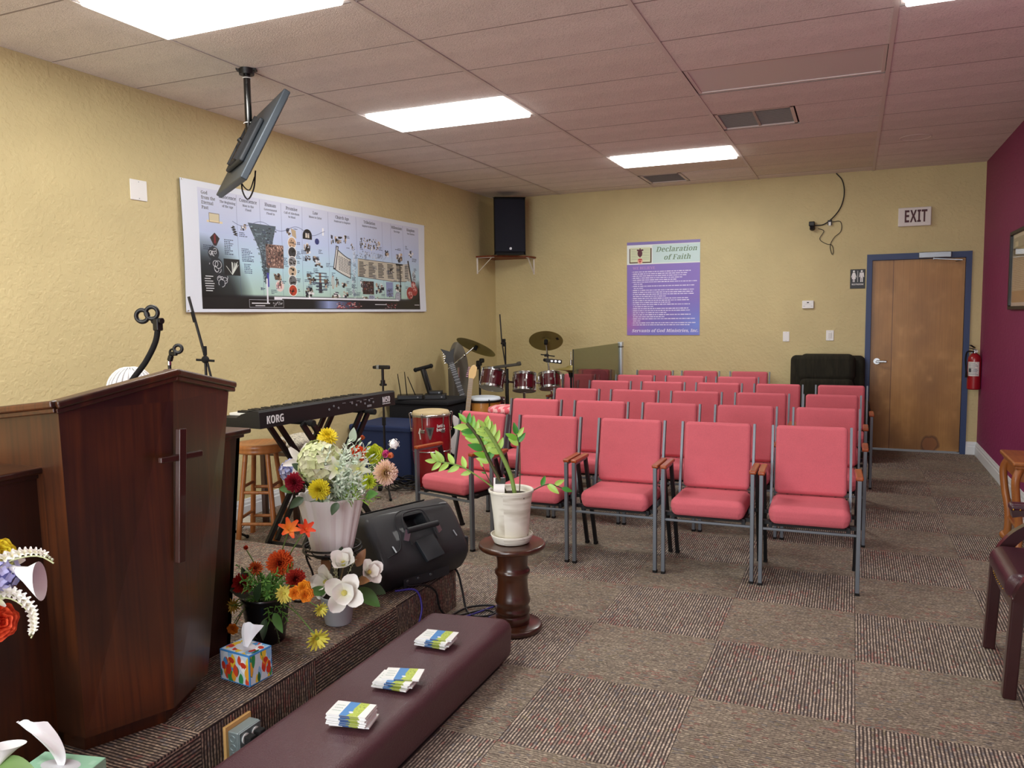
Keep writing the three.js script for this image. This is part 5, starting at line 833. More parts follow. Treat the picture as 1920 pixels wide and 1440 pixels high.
{ // ---- grey pot with white magnolias
  const base = [-2.08, PY, -2.84], t = thing('magnolia_pot', 'small grey tin pot of white artificial magnolias on the stage', 'flowers', base);
  obj('pot', lathe([[0, 0], [.055, 0], [.058, .004], [.076, .125], [.078, .13], [.073, .13], [.055, .01], [0, .01]], 36), std(0xa9aeb3, .5, { metalness: .3 }), t); obj('filler', cyl(.068, .07, .01, 0, .108, 0, 24), M.soil, t);
  const L = (p) => [p[0] - base[0], p[1] - base[1], p[2] - base[2]], mouth = [-2.08, .325, -2.84];
  for (const [p, d, r, open] of [[[-1.985, .39, -2.76], [.45, .25, .8], .098, 1.15], [[-2.14, .385, -2.86], [-.15, .3, .9], .088, 1.0], [[-2.085, .455, -2.9], [.25, .75, .5], .085, .75], [[-1.99, .42, -2.94], [.8, .4, .3], .08, .85]]) {
    const f = new THREE.Group(); f.name = 'magnolia_bloom'; t.add(f); const q = turnTo(V(...d)), w = L(p);
    for (let i = 0; i < 7; i++) { const g = petal(r * (i < 4 ? 1 : .8), r * .8, i < 4 ? open : open * .55, (i < 4 ? i / 4 : (i - 4) / 3 + .1) * 6.283 + rr(-.1, .1), lin(0xf2f2e4), lin(0xfbfbf7), .1, .45, 0, 6, 7, .7, 1); g.applyQuaternion(q); g.translate(...w); obj('petal', g, bloomM, f); }
    const h = plain(heart(r * .13, r * .12, lin(0xd8d070))); h.scale(1, 1.6, 1); h.applyQuaternion(q); h.translate(...w); obj('heart', h, bloomM, f);
    const m = L(mouth); obj('flower_stem', tube([m, [(m[0] + w[0]) / 2, (m[1] + w[1]) / 2 + .01, (m[2] + w[2]) / 2], w], .004, 10, 5), std(0x6a5a3a, .7), t);
  }
  for (const [p, d, l, m] of [[[-2.01, .36, -2.9], [.75, -.55, -.1], .13, leafM], [[-2.0, .37, -2.93], [.8, -.35, -.3], .11, leafDk], [[-2.05, .44, -2.95], [.35, .9, -.2], .09, leafBr], [[-2.12, .43, -2.95], [-.2, .7, -.1], .1, leafDk], [[-1.98, .41, -2.86], [.6, .2, .3], .08, leafBr], [[-2.2, .4, -2.94], [-.5, .8, -.2], .09, leafBr], [[-2.12, .36, -2.82], [-.5, .1, .5], .09, leafM]]) bigLeaf(t, base, p, d, l, l * .5, m);
  foliage('white_sprig', t, base, mouth, [[-2.2, .44, -2.98], [-2.18, .5, -2.98], [-2.05, .5, -2.98]], 26, .012, .009, 0xc8d0a4, 0xf0f2e0, .4);
}
{ // ---- tall bouquet at the left edge, its vase just out of view
  const base = [-2.26, PY, -1.19], t = thing('tall_bouquet', 'tall vase bouquet of white freesias, lilac hydrangea and an orange rose', 'flowers', base);
  obj('vase', lathe([[0, 0], [.06, 0], [.065, .01], [.055, .2], [.05, .4], [.062, .5], [.066, .5], [.056, .4], [.06, .2], [0, .02]], 32), std(0xe4e2dc, .35), t);
  const mouth = [-2.26, .7, -1.19];
  bouquet(t, base, mouth, [['yellow_flower', 'rose', .035, [-2.075, .955, -1.35], 0xe8d020, 0xf8e838, .4], ['lilac_hydrangea', 'hydrangea', .055, [-2.07, .905, -1.34], 0x8a8ccc, 0xbabce8, .2, 60], ['orange_rose', 'rose', .042, [-2.075, .775, -1.335], 0xd8301c, 0xf05a2c, .15], ['white_flower', 'lily', .035, [-2.04, .93, -1.36], 0xfafaf6, 0xe6ecc0, .3], ['white_flower', 'lily', .032, [-2.06, .87, -1.33], 0xfafaf6, 0xd8e0a0, .2], ['white_flower', 'lily', .03, [-2.05, .845, -1.32], 0xfafaf6, 0xd8e0a0, .2]]);
  const Lc = (p) => [p[0] - base[0], p[1] - base[1], p[2] - base[2]];
  const calla = new THREE.LatheGeometry([[.004, 0], [.01, .03], [.02, .06], [.034, .085], [.042, .1]].map(([a, b]) => new THREE.Vector2(a, b)), 24); bend(calla, (p) => { if (p.y > .05) { const a = Math.atan2(p.z, p.x); p.y += .03 * (p.y - .05) / .05 * Math.cos(a); } });
  obj('calla_bloom', aim(calla, [.8, -.42, -.3], Lc([-2.045, .93, -1.35])), petalM(0xf2f3f6), t);
  const freesia = (pts, n) => { const P = pts.map(Lc), c = new THREE.CatmullRomCurve3(P.map((p) => V(...p))); obj('freesia_stem', tube(P, .0022, 30, 5), std(0xc8cfa0, .6), t); for (let i = 0; i < n; i++) { const u = .3 + .7 * i / n, p = c.getPoint(u), s = 1 - .65 * i / n, d = V(.35, .85, .25).add(c.getTangent(u).multiplyScalar(.4)).normalize(), k = .012 * (1 - i / n) + .004; obj(s > .5 ? 'freesia_bloom' : 'freesia_bud', look(s > .5 ? blooms.trumpet(.024 * s, lin(0xeef0d8), lin(0xfcfcfa), 6) : blooms.bud(.006, lin(0xf4f4ea), lin(0xd8e0b0)), d.toArray(), [p.x + d.x * k, p.y + d.y * k, p.z + d.z * k]), bloomM, t); } };
  freesia([[-2.25, .71, -1.2], [-2.1, .9, -1.31], [-2.02, .945, -1.36], [-1.965, .95, -1.39], [-1.935, .93, -1.405]], 13);
  freesia([[-2.25, .71, -1.2], [-2.09, .83, -1.3], [-2.03, .845, -1.34], [-1.985, .8, -1.365], [-1.975, .75, -1.365], [-1.982, .735, -1.362]], 17);
  foliage('green_foliage', t, base, mouth, [[-2.08, .86, -1.32], [-2.07, .82, -1.31], [-2.06, .88, -1.33]], 8, .03, .01, 0x6c8a3c, 0xb8c878);
}
{ // ---- white calla plant at the very bottom left
  const base = [-2.1, PY, -1.3], t = thing('calla_pot', 'low pot with a white calla bloom and broad green leaf', 'flowers', base);
  obj('pot', lathe([[0, 0], [.05, 0], [.065, .1], [.068, .105], [.06, .1], [0, .09]], 28), std(0xb8b2a8, .6), t);
  const calla = new THREE.LatheGeometry([[.005, 0], [.013, .03], [.028, .055], [.042, .07]].map(([a, b]) => new THREE.Vector2(a, b)), 24); bend(calla, (p) => { if (p.y > .03) p.y += .03 * (p.y - .03) / .04 * Math.cos(Math.atan2(p.z, p.x)); });
  obj('calla_bloom', aim(calla, [.45, .85, -.15], [.02, .17, -.01]), petalM(0xf2f3f6), t); obj('flower_stem', tube([[0, .09, 0], [.01, .17, 0], [.02, .171, -.01]], .004, 10, 5), M.stem, t);
  bigLeaf(t, base, [-2.08, .385, -1.31], [.9, .1, -.1], .12, .06, phy(0x6a8c4c, .5, { side: THREE.DoubleSide }), [.2, .7, .7]); obj('leaf_stem', tube([[0, .09, 0], [.01, .14, 0], [.02, .172, -.01]], .003, 8, 5), M.stem, t);
}

// ================================================================== keyboard corner
function micClip(t, p, d, s = 1) { const y = V(...d).normalize(); const g = [mv(rot(new THREE.TorusGeometry(.017 * s, .0055 * s, 8, 18, 5), 0, 0, -.9), 0, .055 * s, 0), rbox(.024 * s, .03 * s, .022 * s, .005 * s, 0, .022 * s, 0), cyl(.009 * s, .009 * s, .02 * s, 0, 0, 0, 12)]; for (const q of g) { q.applyQuaternion(turnTo(y)); q.translate(...p); } return obj('microphone_clip', g, M.black, t); }
{ // workstation keyboard: long axis from the near end to the far end, player's side towards the wall
  const a = V(-3.358, .952, -3.851), b = V(-3.263, .932, -5.278), L = a.distanceTo(b), dir = b.clone().sub(a).normalize(), c = a.clone().add(b).multiplyScalar(.5);
  const turn = Math.atan2(-dir.z, dir.x);                 // local x runs along the keyboard, local -z... towards the player
  const t = thing('stage_keyboard', 'long black KORG stage keyboard on an X stand, rear side showing', 'keyboard', [c.x, c.y - .056, c.z], turn);
  const prof = [[0, 0], [.004, .1], [.012, .111], [.06, .111], [.16, .085], [.2, .062], [.38, .058], [.385, .05], [.385, 0]];
  // local +z must face the hall; player's side is local -z
  const body = extrude(shape(prof.map(([u, v]) => [-u, v])), L, .003).translate(0, 0, -L / 2).rotateY(Math.PI / 2);
  const flip = dir.clone().cross(V(0, 1, 0)).x > 0 ? 1 : -1;   // hall side in world is +x
  const bodyG = body; bodyG.rotateY(0);
  // after rotateY(90): x' = z, z' = -x  -> depth axis u goes to +z; mirror so that the panel faces the hall
  bend(bodyG, (p) => { p.z = -flip * Math.abs(p.z); });
  if (flip > 0) { /* z already points away from the hall */ }
  obj('case', crease(plain(bodyG), .5), std(0x0b0c10, .55, { side: THREE.DoubleSide }), t);
  const W = std(0xe6e8ec, .5), sgn = flip;
  const lett = (s, size, x, y, col = W, name = 'lettering', sx = 1) => { const g = text(s, size, .002); g.scale(sx, 1, 1); if (sgn < 0) g.rotateY(Math.PI); return obj(name, g.translate(x, y, sgn * .0015), col, t); };
  lett('KORG', .05, -L / 2 + .125 * 1.05, .05, W, 'brand_lettering', .82); lett('M50', .042, L / 2 - .12, .055, W, 'model_lettering', .85); lett('music workstation', .008, L / 2 - .12, .024, W, 'small_lettering');
  const gr = std(0x8a8e94, .6); for (let i = 0; i < 9; i++) obj('jack', rot(ring(.006, .002, 0, 0, 0, 14, 6), Math.PI / 2).translate(L / 2 - .28 - i * .05 - (i > 5 ? .1 : 0), .05 + (i % 2) * .018, sgn * .001), gr, t); for (let i = 0; i < 5; i++) obj('panel_marking', box(.035, .004, .001, L / 2 - .3 - i * .08, .078, sgn * .0012), gr, t); obj('usb_port', box(.05, .016, .002, L / 2 - .33, .028, sgn * .001), gr, t);
  const keysW = std(0xf0efe8, .35), keysB = std(0x0a0a0a, .4), n = 43, kw = (L - .16) / n;
  for (let i = 0; i < n; i++) obj('white_key', rbox(kw - .0015, .016, .14, .002, -L / 2 + .11 + (i + .5) * kw, .066, -sgn * .305, 1), keysW, t);
  for (let i = 0; i < n - 1; i++) if (![2, 6].includes(i % 7)) obj('black_key', rbox(kw * .55, .014, .09, .002, -L / 2 + .11 + (i + 1) * kw, .081, -sgn * .28, 1), keysB, t);
  // X stand
  const s = thing('keyboard_stand', 'black double-braced X stand under the keyboard', 'keyboard stand', [c.x, 0, c.z], turn), hT = c.y - .066;
  for (const z of [.02, -.3]) { const zz = sgn * z; obj('leg', [bar([-.36, hT, zz], [.3, .03, zz], .035, .022, [0, 0, 1]), bar([-.27, hT, zz], [.39, .03, zz], .035, .022, [0, 0, 1])], M.black, s); obj('leg', [bar([.3, hT, zz - sgn * .03], [-.36, .03, zz - sgn * .03], .035, .022, [0, 0, 1]), bar([.39, hT, zz - sgn * .03], [-.27, .03, zz - sgn * .03], .035, .022, [0, 0, 1])], M.black, s); }
  for (const x of [-.315, .345]) obj('top_arm', [rod([x, hT, sgn * .05], [x, hT, -sgn * .34], .014), rot(cyl(.022, .022, .04), Math.PI / 2).translate(x, hT, sgn * .04)], M.rubber, s);
  for (const x of [-.315, .345]) obj('foot_bar', rod([x, .02, sgn * .08], [x, .02, -sgn * .38], .017), M.black, s);
  obj('pivot_bolt', rod([.015, hT * .5 + .01, sgn * .06], [.015, hT * .5 + .01, -sgn * .33], .02), M.steel, s);
}
{ // wooden bar stool
  const t = thing('bar_stool', 'round honey-brown wooden bar stool behind the pulpit', 'stool', [-3.86, -.03, -4.42], .35);
  obj('seat', [lathe([[0, .655], [.15, .655], [.172, .662], [.177, .675], [.17, .686], [.177, .694], [.178, .712], [.168, .722], [.13, .716], [0, .708]], 40)], M.honey, t);
  const foot = (k) => [.19 * Math.cos(k), .03, .19 * Math.sin(k)], head = (k) => [.11 * Math.cos(k), .66, .11 * Math.sin(k)], mid = (k, y) => { const u = y / .66; return [.19 * Math.cos(k) * (1 - u) + .11 * Math.cos(k) * u, y, .19 * Math.sin(k) * (1 - u) + .11 * Math.sin(k) * u]; };
  const ks = [0, 1, 2, 3].map((i) => .785 + i * 1.571);
  for (const k of ks) obj('leg', rod(foot(k), head(k), .019, .017, 14), M.honey, t);
  ks.forEach((k, i) => { const q = ks[(i + 1) % 4]; for (const y of i % 2 ? [.2, .42] : [.16, .38]) obj('rung', rod(mid(k, y), mid(q, y), .0115, .0115, 10), M.honey, t); });
}
{ // padded keyboard bench
  const t = thing('keyboard_bench', 'low bench with a patterned white seat behind the keyboard stand', 'bench', [-3.98, 0, -4.98], .06);
  const print = dataTex(256, 256, (u, v) => { const a = fbm(u * 9, v * 9, 9, 3), b = Math.abs(Math.sin(a * 16)); return b < .35 ? [70, 66, 58] : [222, 216, 200]; });
  obj('seat_pad', rbox(.36, .07, .56, .025, 0, .6, 0, 3), std(0xffffff, .9, { metric: true, map: rep(print, .3) }), t); obj('seat_board', rbox(.34, .03, .54, .006, 0, .55, 0), M.redwood, t);
  for (const x of [-.14, .14]) for (const z of [-.24, .24]) obj('leg', rbox(.04, .54, .04, .006, x, .27, z, 1), M.redwood, t);
}
// ---- microphone stands by the pulpit
{
  const t = thing('gooseneck_stand', 'black gooseneck microphone holder with a double clip behind the pulpit', 'microphone stand', [-2.69, PY, -2.27]);
  obj('base', lathe([[0, 0], [.12, 0], [.12, .012], [.03, .024], [0, .026]], 32), M.black, t); obj('pole', cyl(.012, .012, .92, 0, .02, 0, 14), M.black, t);
  obj('gooseneck', [tube([[0, .93, 0], [.01, 1.0, 0], [.035, 1.1, -.03], [.075, 1.19, -.08], [.1, 1.27, -.11], [.105, 1.325, -.12]], .0115, 40, 10)], M.rubber, t);
  obj('clip_joint', [rbox(.03, .05, .03, .006, .105, 1.335, -.12), rot(cyl(.012, .012, .05, 0, 0, 0, 12), 0, 0, Math.PI / 2).translate(.13, 1.35, -.12)], M.black, t);
  for (const [r, dx, dy] of [[.024, -.022, .028], [.024, -.062, .016]]) obj('clip_ring', [rot(new THREE.TorusGeometry(r, .009, 8, 22), 0, .41, 0).translate(.105 + dx * .92, 1.335 + dy + .02, -.12 - dx * .39)], M.black, t);
  const u = thing('microphone_holder', 'slim black microphone stand with an empty clip behind the pulpit peak', 'microphone stand', [-3.323, PY, -3.135]);
  obj('base', lathe([[0, 0], [.11, 0], [.11, .012], [.03, .022], [0, .024]], 28), M.black, u); obj('pole', cyl(.009, .009, 1.1, 0, .02, 0, 12), M.black, u); obj('collar', cyl(.011, .011, .02, 0, 1.115, 0, 12), M.chrome, u); micClip(u, [0, 1.13, 0], [.3, .9, -.1], 1); obj('clip_cup', [rot(new THREE.TorusGeometry(.02, .009, 8, 18), 0, .6, .3).translate(.045, 1.2, -.02), rbox(.05, .022, .02, .006, .02, 1.175, -.01)], M.black, u);
}
{ // white ribbed fan guard peeping over the pulpit
  const t = thing('desk_fan', 'white ribbed dome of a desk fan peeping over the pulpit', 'fan', [-2.84, PY, -2.465]);
  obj('base', lathe([[0, 0], [.12, 0], [.12, .015], [.03, .04], [0, .04]], 32), M.white, t); obj('column', cyl(.016, .014, .9, 0, .03, 0, 14), M.white, t);
  obj('shell', lathe([[0, 1.15], [.03, 1.148], [.06, 1.13], [.082, 1.1], [.092, 1.06], [.092, .98], [.07, .93], [0, .92]], 36), std(0xe4e7ea, .5), t);
  for (let i = 0; i < 22; i++) { const a = i / 22 * 6.283, c = Math.cos(a), s = Math.sin(a); obj('rib', tube([[.004 * c, 1.153, .004 * s], [.033 * c, 1.151, .033 * s], [.063 * c, 1.132, .063 * s], [.085 * c, 1.101, .085 * s], [.095 * c, 1.06, .095 * s], [.095 * c, .99, .095 * s]], .0028, 12, 5), M.white, t); }
}
function tripod(t, h, r, s = 1) { obj('pole', [rod([0, .12, 0], [0, h, 0], .011, .009, 12)], M.black, t); obj('clutch', cyl(.017, .017, .07, 0, h * .62, 0, 14), M.rubber, t); obj('hub', cyl(.022, .018, .07, 0, .14, 0, 14), M.black, t); for (let i = 0; i < 3; i++) { const a = i * 2.094 + s; const l = obj('leg', rod([0, .19, 0], [r * Math.cos(a), .014, r * Math.sin(a)], .009, .009, 8), M.black, t); obj('rubber_foot', ball(.014, r * Math.cos(a), .014, r * Math.sin(a), 8), M.rubber, l); } }
{
  const t = thing('boom_stand', 'black boom microphone stand leaning up in front of the banner', 'microphone stand', [-3.98, 0, -4.06], 0);
  tripod(t, 1.28, .3, .6); const hub = [0, 1.28, 0]; obj('boom_arm', [rod([-.07, 1.72, .05], [-.0, 1.32, .0], .009), rod([0, 1.34, 0], [.06, .98, -.04], .0075)], M.black, t); obj('boom_clutch', [ball(.026, 0, 1.3, 0, 12), rod([-.05, 1.3, .03], [.05, 1.29, -.03], .008), cyl(.013, .013, .06, 0, 1.33, 0)], M.rubber, t); obj('counterweight', ball(.013, .06, .98, -.04, 8), M.rubber, t); obj('arm_grip', rod([-.056, 1.62, .038], [-.045, 1.55, .03], .0125), M.rubber, t);
}
{
  const t = thing('clip_stand', 'black tripod microphone stand with a level clip in front of the blue box', 'microphone stand', [-3.82, 0, -5.98]);
  tripod(t, .98, .36, -1.2); obj('clip_mount', [cyl(.022, .02, .05, 0, .96, 0), rod([-.03, .97, 0], [.035, .97, 0], .01), cyl(.012, .012, .12, 0, 1.0, 0)], M.black, t); obj('level_clip', [rbox(.15, .034, .03, .01, 0, 1.125, 0), rbox(.04, .028, .024, .01, -.08, 1.123, 0)], M.black, t); obj('clip_band', rbox(.03, .036, .032, .006, -.045, 1.125, 0), M.steel, t); obj('leg_grip', rod([.08, .155, .17], [.11, .09, .27], .022), M.rubber, t);
}
{ // blue covered cube
  const t = thing('blue_cube', 'navy blue upholstered cube box against the tan wall', 'box', [-4.06, 0, -6.55]);
  const m = std(0x1b2c56, .8, { metric: true, bumpMap: rep(fabricBump, .2), bumpScale: .001 });
  obj('body', rbox(.66, .5, .56, .02, 0, .28, 0, 2), m, t); obj('lid', rbox(.68, .06, .58, .02, 0, .525, 0, 2), m, t); for (const x of [-.28, .28]) for (const z of [-.23, .23]) obj('foot', rbox(.05, .03, .05, .005, x, .015, z, 1), M.black, t);
}
{ // black covered cabinet with receivers
  const t = thing('black_cabinet', 'black cloth-covered cabinet carrying wireless receivers', 'cabinet', [-4.03, 0, -7.2]);
  const m = std(0x0e1016, .85); obj('body', rbox(.68, .68, .52, .02, 0, .345, 0, 2), m, t); obj('cover', rbox(.72, .05, .56, .02, 0, .7, 0, 2), m, t);
  const y = .7255;
  const rx = (label, p, turn, w, h, d, ants) => { const r = thing('wireless_receiver', label, 'receiver', p, turn); obj('case', rbox(w, h, d, .005, 0, h / 2, 0, 1), M.black, r); obj('front_panel', [box(w * .9, h * .6, .002, 0, h / 2, d / 2 + .001), box(w * .2, h * .3, .003, -w * .2, h / 2, d / 2 + .002)], std(0x2c3238, .4), r); obj('knob', rot(cyl(.008, .008, .01, 0, 0, 0, 12), Math.PI / 2).translate(w * .3, h / 2, d / 2), M.steel, r); for (const [x, a, b] of ants) obj('antenna', [rod([x, h * .6, d * .3], [x + a, h + b, d * .3 + .02], .006, .004), ball(.008, x, h * .6, d * .3, 8)], M.rubber, r); };
  rx('black wireless receiver with crossed antennas on the cabinet, frontmost', [-4.16, y, -7.02], .5, .26, .045, .16, [[-.09, -.03, .22], [-.03, -.02, .24], [.06, -.08, .19]]);
  rx('black wireless receiver at the rear right of the cabinet top', [-3.92, y, -7.12], .45, .22, .05, .18, [[-.06, -.04, .2]]);
  rx('small black receiver box stacked on the rear receiver', [-3.93, y + .0505, -7.14], .4, .14, .03, .12, []);
}
{ const t = thing('tee_stand', 'black T-shaped stand on the cabinet behind the receivers', 'stand', [-4.12, .7255, -7.24]); obj('column', [rod([.07, .01, .0], [-.01, .29, 0], .02, .03, 14), rod([.1, .02, 0], [.02, .28, 0], .01)], M.black, t); obj('crossbar', [rod([-.08, .285, .03], [.07, .325, -.03], .02), ball(.024, -.08, .285, .03, 10), ball(.024, .07, .325, -.03, 10)], M.rubber, t); obj('base', lathe([[0, 0], [.06, 0], [.06, .012], [.02, .02], [0, .02]], 24).translate(.075, 0, 0), M.black, t); }
// ---- red conga
function conga(name, label, p, h, R, rTop, rBot, shellM, headM, turn, deco) {
  const t = thing(name, label, 'drum', p, turn);
  const prof = [[rBot * .96, 0], [rBot, .01]]; for (let i = 1; i <= 16; i++) { const u = i / 16, q = rBot + (R - rBot) * Math.sin(Math.min(1, u / .62) * Math.PI / 2) - (u > .62 ? (R - rTop) * Math.pow((u - .62) / .38, 1.6) : 0); prof.push([q, .01 + u * (h - .03)]); }
  obj('shell', lathe(prof, 40), shellM, t);
  obj('drum_head', lathe([[0, h + .004], [rTop * .8, h + .002], [rTop * .97, h - .004], [rTop * 1.03, h - .02], [rTop * 1.03, h - .035]], 40), headM, t);
  obj('rim_hoop', [ring(rTop * 1.05, .009, 0, h - .035, 0, 40), mv(new THREE.CylinderGeometry(rTop * 1.05, rTop * 1.05, .02, 40, 1, true), 0, h - .04, 0)], deco ? M.chrome : M.black, t);
  for (let i = 0; i < 6; i++) { const a = i * 1.047 + .52, c = Math.sin(a), s = Math.cos(a), rim = rTop * 1.07, by = R * 1.0; obj('tension_lug', [tube([[rim * .98 * c, h - .02, rim * .98 * s], [(rim + .018) * c, h - .022, (rim + .018) * s], [(R + .012) * c, h - .06, (R + .012) * s], [(by + .004) * c, h * .76, (by + .004) * s]], .005, 18, 6), rbox(.04, .03, .014, .004, 0, 0, 0, 1).rotateY(a).translate((by + .002) * c, h * .76, (by + .002) * s)], deco ? M.chrome : M.black, t); }
  return t;
}
{
  const hide = std(0xd9c9a4, .75, { map: dataTex(128, 128, (u, v) => { const d = .88 + .12 * fbm(u * 6, v * 6, 6, 3); return [255 * d, 250 * d, 238 * d]; }) });
  const t = conga('red_conga', 'glossy dark red conga drum with chrome hardware beside the blue box', [-3.51, 0, -6.28], .72, .178, .165, .118, phy(0x8e0e1c, .25, { clearcoat: .8 }), hide, .6, true);
  obj('chrome_band', [ring(.1775, .005, 0, .36, 0, 44), ring(.122, .005, 0, .02, 0, 40)], M.chrome, t);
  const face = V(3.51, 0, 6.28).normalize(), A = Math.atan2(face.x, face.z) - .6, on = (g, a, y, r) => g.translate(0, 0, r).rotateY(a).translate(0, y, 0);
  obj('badge', on(extrude(shape([[-.038, .05], [.038, .05], [.006, -.06], [-.006, -.06]]), .003), A - .06, .535, .178), M.chrome, t); obj('badge_mark', on(extrude(shape([[-.018, .038], [.018, .038], [.0, -.03]]), .002), A - .06, .535, .1812), std(0x30343a, .4), t);
  obj('logo_lettering', [on(text('latin', .026), A + .5, .595, .178), on(text('beat', .03), A + .5, .562, .178)], M.white, t); obj('side_mark', [on(rot(box(.012, .05, .002), 0, 0, -.3), A - .62, .55, .1785), on(rot(box(.01, .06, .002), 0, 0, .15), A - .6, .505, .1785)], M.white, t);
  conga('wooden_conga', 'pale wooden conga with black hardware and a bluish-white head', [-3.41, 0, -7.2], .755, .175, .165, .12, phy(0xd9b070, .4, { metric: true, map: rep(woodTex(8, [226, 190, 128], [206, 164, 100], [236, 206, 150], 20, .5), .5), clearcoat: .3 }), std(0xcfdbe6, .5), .2, false);
}
{ const t = thing('round_stool', 'round drum stool with a pink zebra-striped top behind the front chairs', 'stool', [-2.97, 0, -6.72]); obj('seat', lathe([[0, .735], [.1, .732], [.15, .715], [.162, .69], [.155, .66], [0, .655]], 36), std(0xffffff, .8, { metric: true, map: rep(dataTex(128, 128, (u, v) => (Math.sin((u * 4 + .8 * fbm(u * 3, v * 3, 3, 2)) * 6.283) > .1 ? [222, 96, 110] : [238, 176, 178])), .34) }), t); obj('post', cyl(.016, .016, .62, 0, .06, 0), M.chrome, t); for (let i = 0; i < 3; i++) obj('leg', rod([0, .22, 0], [.2 * Math.cos(i * 2.094), .01, .2 * Math.sin(i * 2.094)], .01), M.chrome, t); }
// ---- guitars
function guitar(name, label, p, q, bodyPts, bodyM, plateM, headPts, headM, board, scale = 1) {
  // p: lower end, q: top of the head (world); front turned to the hall
  const t = thing(name, label, 'guitar', p); const P = V(...p), y = V(...q).sub(P), L = y.length(); y.normalize(); const f = V(.45, .15, .85).normalize(), x = V(0, 0, 0).crossVectors(y, f).normalize(), z = V(0, 0, 0).crossVectors(x, y), B = new THREE.Matrix4().makeBasis(x, y, z), put = (g) => g.applyMatrix4(B), k = L;
  const body = obj('body', put(extrude(shape(smooth(bodyPts.map(([a, b]) => [a * k, b * k]), 90)), .042, .008, 3).translate(0, 0, -.021)), bodyM, t);
  if (plateM) obj('pickguard', put(extrude(shape(smooth([[-.09, .12], [-.03, .1], [.05, .07], [.1, .12], [.07, .22], [.09, .3], [.04, .32], [-.02, .3], [-.06, .31], [-.07, .22]].map(([a, b]) => [a * k, b * k]), 50)), .003).translate(0, 0, .022)), plateM, t);
  for (const b of [.16, .21, .26]) obj('pickup', put(rot(rbox(.07 * k, .016 * k, .008, .003), 0, 0, b === .16 ? .15 : 0).translate(0, b * k, .027)), plateM ? M.white : M.black, t);
  obj('bridge', put(rbox(.075 * k, .03 * k, .01, .003, 0, .1 * k, .026)), M.chrome, t);
  const nk = obj('neck', put(rbox(.048 * k, .55 * k, .022, .006, 0, .56 * k, .012)), headM, t); obj('fingerboard', put(rbox(.05 * k, .55 * k, .006, .002, 0, .575 * k, .026, 1)), board, nk);
  for (let i = 0; i < 16; i++) obj('fret', put(box(.05 * k, .0024, .0016, 0, (.33 + .51 * (1 - Math.pow(.9, i)) / (1 - Math.pow(.9, 16))) * k, .03)), M.nickel, nk);
  for (let i = 0; i < 6; i++) obj('string', put(box(.0007, .75 * k, .0007, (-.016 + i * .0064) * k, .475 * k, .033)), M.steel, t);
  const hd = obj('headstock', put(extrude(shape(headPts.map(([a, b]) => [a * k, b * k])), .016, .003).translate(0, 0, -.004)), headM, t);
  for (let i = 0; i < 6; i++) obj('tuner', put(box(.025 * k, .009, .008, (-.045 + i * .003) * k, (.865 + i * .02) * k, .004)), M.chrome, hd);
  return t;
}
const strat = [[0, .0], [.12, .02], [.165, .1], [.14, .19], [.115, .25], [.13, .33], [.125, .4], [.085, .39], [.06, .33], [0, .31], [-.06, .33], [-.09, .4], [-.15, .43], [-.15, .36], [-.115, .25], [-.145, .18], [-.165, .09], [-.12, .015]];
guitar('white_guitar', 'white electric guitar with maple headstock leaning beside the red conga', [-3.485, .2, -6.86], [-3.435, 1.09, -7.0], strat, phy(0xe9ebea, .25, { clearcoat: .6 }), std(0xf2f2ee, .4), [[-.024, .83], [.024, .83], [.05, .88], [.055, .97], [.03, 1.0], [-.005, .985], [-.03, .93], [-.03, .88]], phy(0xe6c88a, .35, { clearcoat: .4 }), std(0xb3a284, .5));
guitar('black_guitar', 'black pointed-headstock electric guitar leaning on the wall behind the white one', [-3.62, .1, -7.58], [-4.08, 1.23, -7.66], strat, phy(0x0c0d12, .2, { clearcoat: .8 }), null, [[-.022, .83], [.022, .83], [.04, .9], [.075, .97], [.02, .95], [-.05, 1.0], [-.025, .92], [-.05, .88]], std(0x101216, .5), std(0x262326, .6));
{ const t = thing('guitar_stand', 'black tubular guitar stand holding the white guitar', 'stand', [-3.475, 0, -6.92]); obj('upright', [tube([[0, .02, -.07], [0, .35, -.06], [0, .62, -.06], [.03, .64, -.05]], .011, 30)], M.black, t); obj('cradle', [tube([[-.12, .2, .12], [-.11, .17, .02], [-.06, .17, -.04], [.06, .17, -.04], [.11, .17, .02], [.12, .2, .12]], .011, 40)], M.rubber, t); for (const s of [-1, 1]) obj('leg', rod([0, .25, -.06], [s * .17, .012, .12], .01), M.black, t); obj('leg', rod([0, .25, -.06], [0, .012, -.07], .01), M.black, t); }
{ const t = thing('grey_case', 'tall rounded grey soft case standing against the wall by the drums', 'case', [-4.16, 0, -8.12], 1.25); obj('shell', rot(extrude(shape(smooth([[-.13, 0], [.13, 0], [.15, .4], [.14, .8], [.11, 1.12], [0, 1.27], [-.11, 1.12], [-.14, .8], [-.15, .4]], 60)), .1, .03, 3), -.06), std(0x6e6a5f, .85), t); obj('zip_line', rot(tube([[-.12, .05, .05], [-.145, .4, .05], [-.135, .8, .05], [-.105, 1.12, .05], [0, 1.265, .05], [.105, 1.12, .05], [.135, .8, .05], [.145, .4, .05], [.12, .05, .05]], .004, 60), -.06), M.matte, t); }
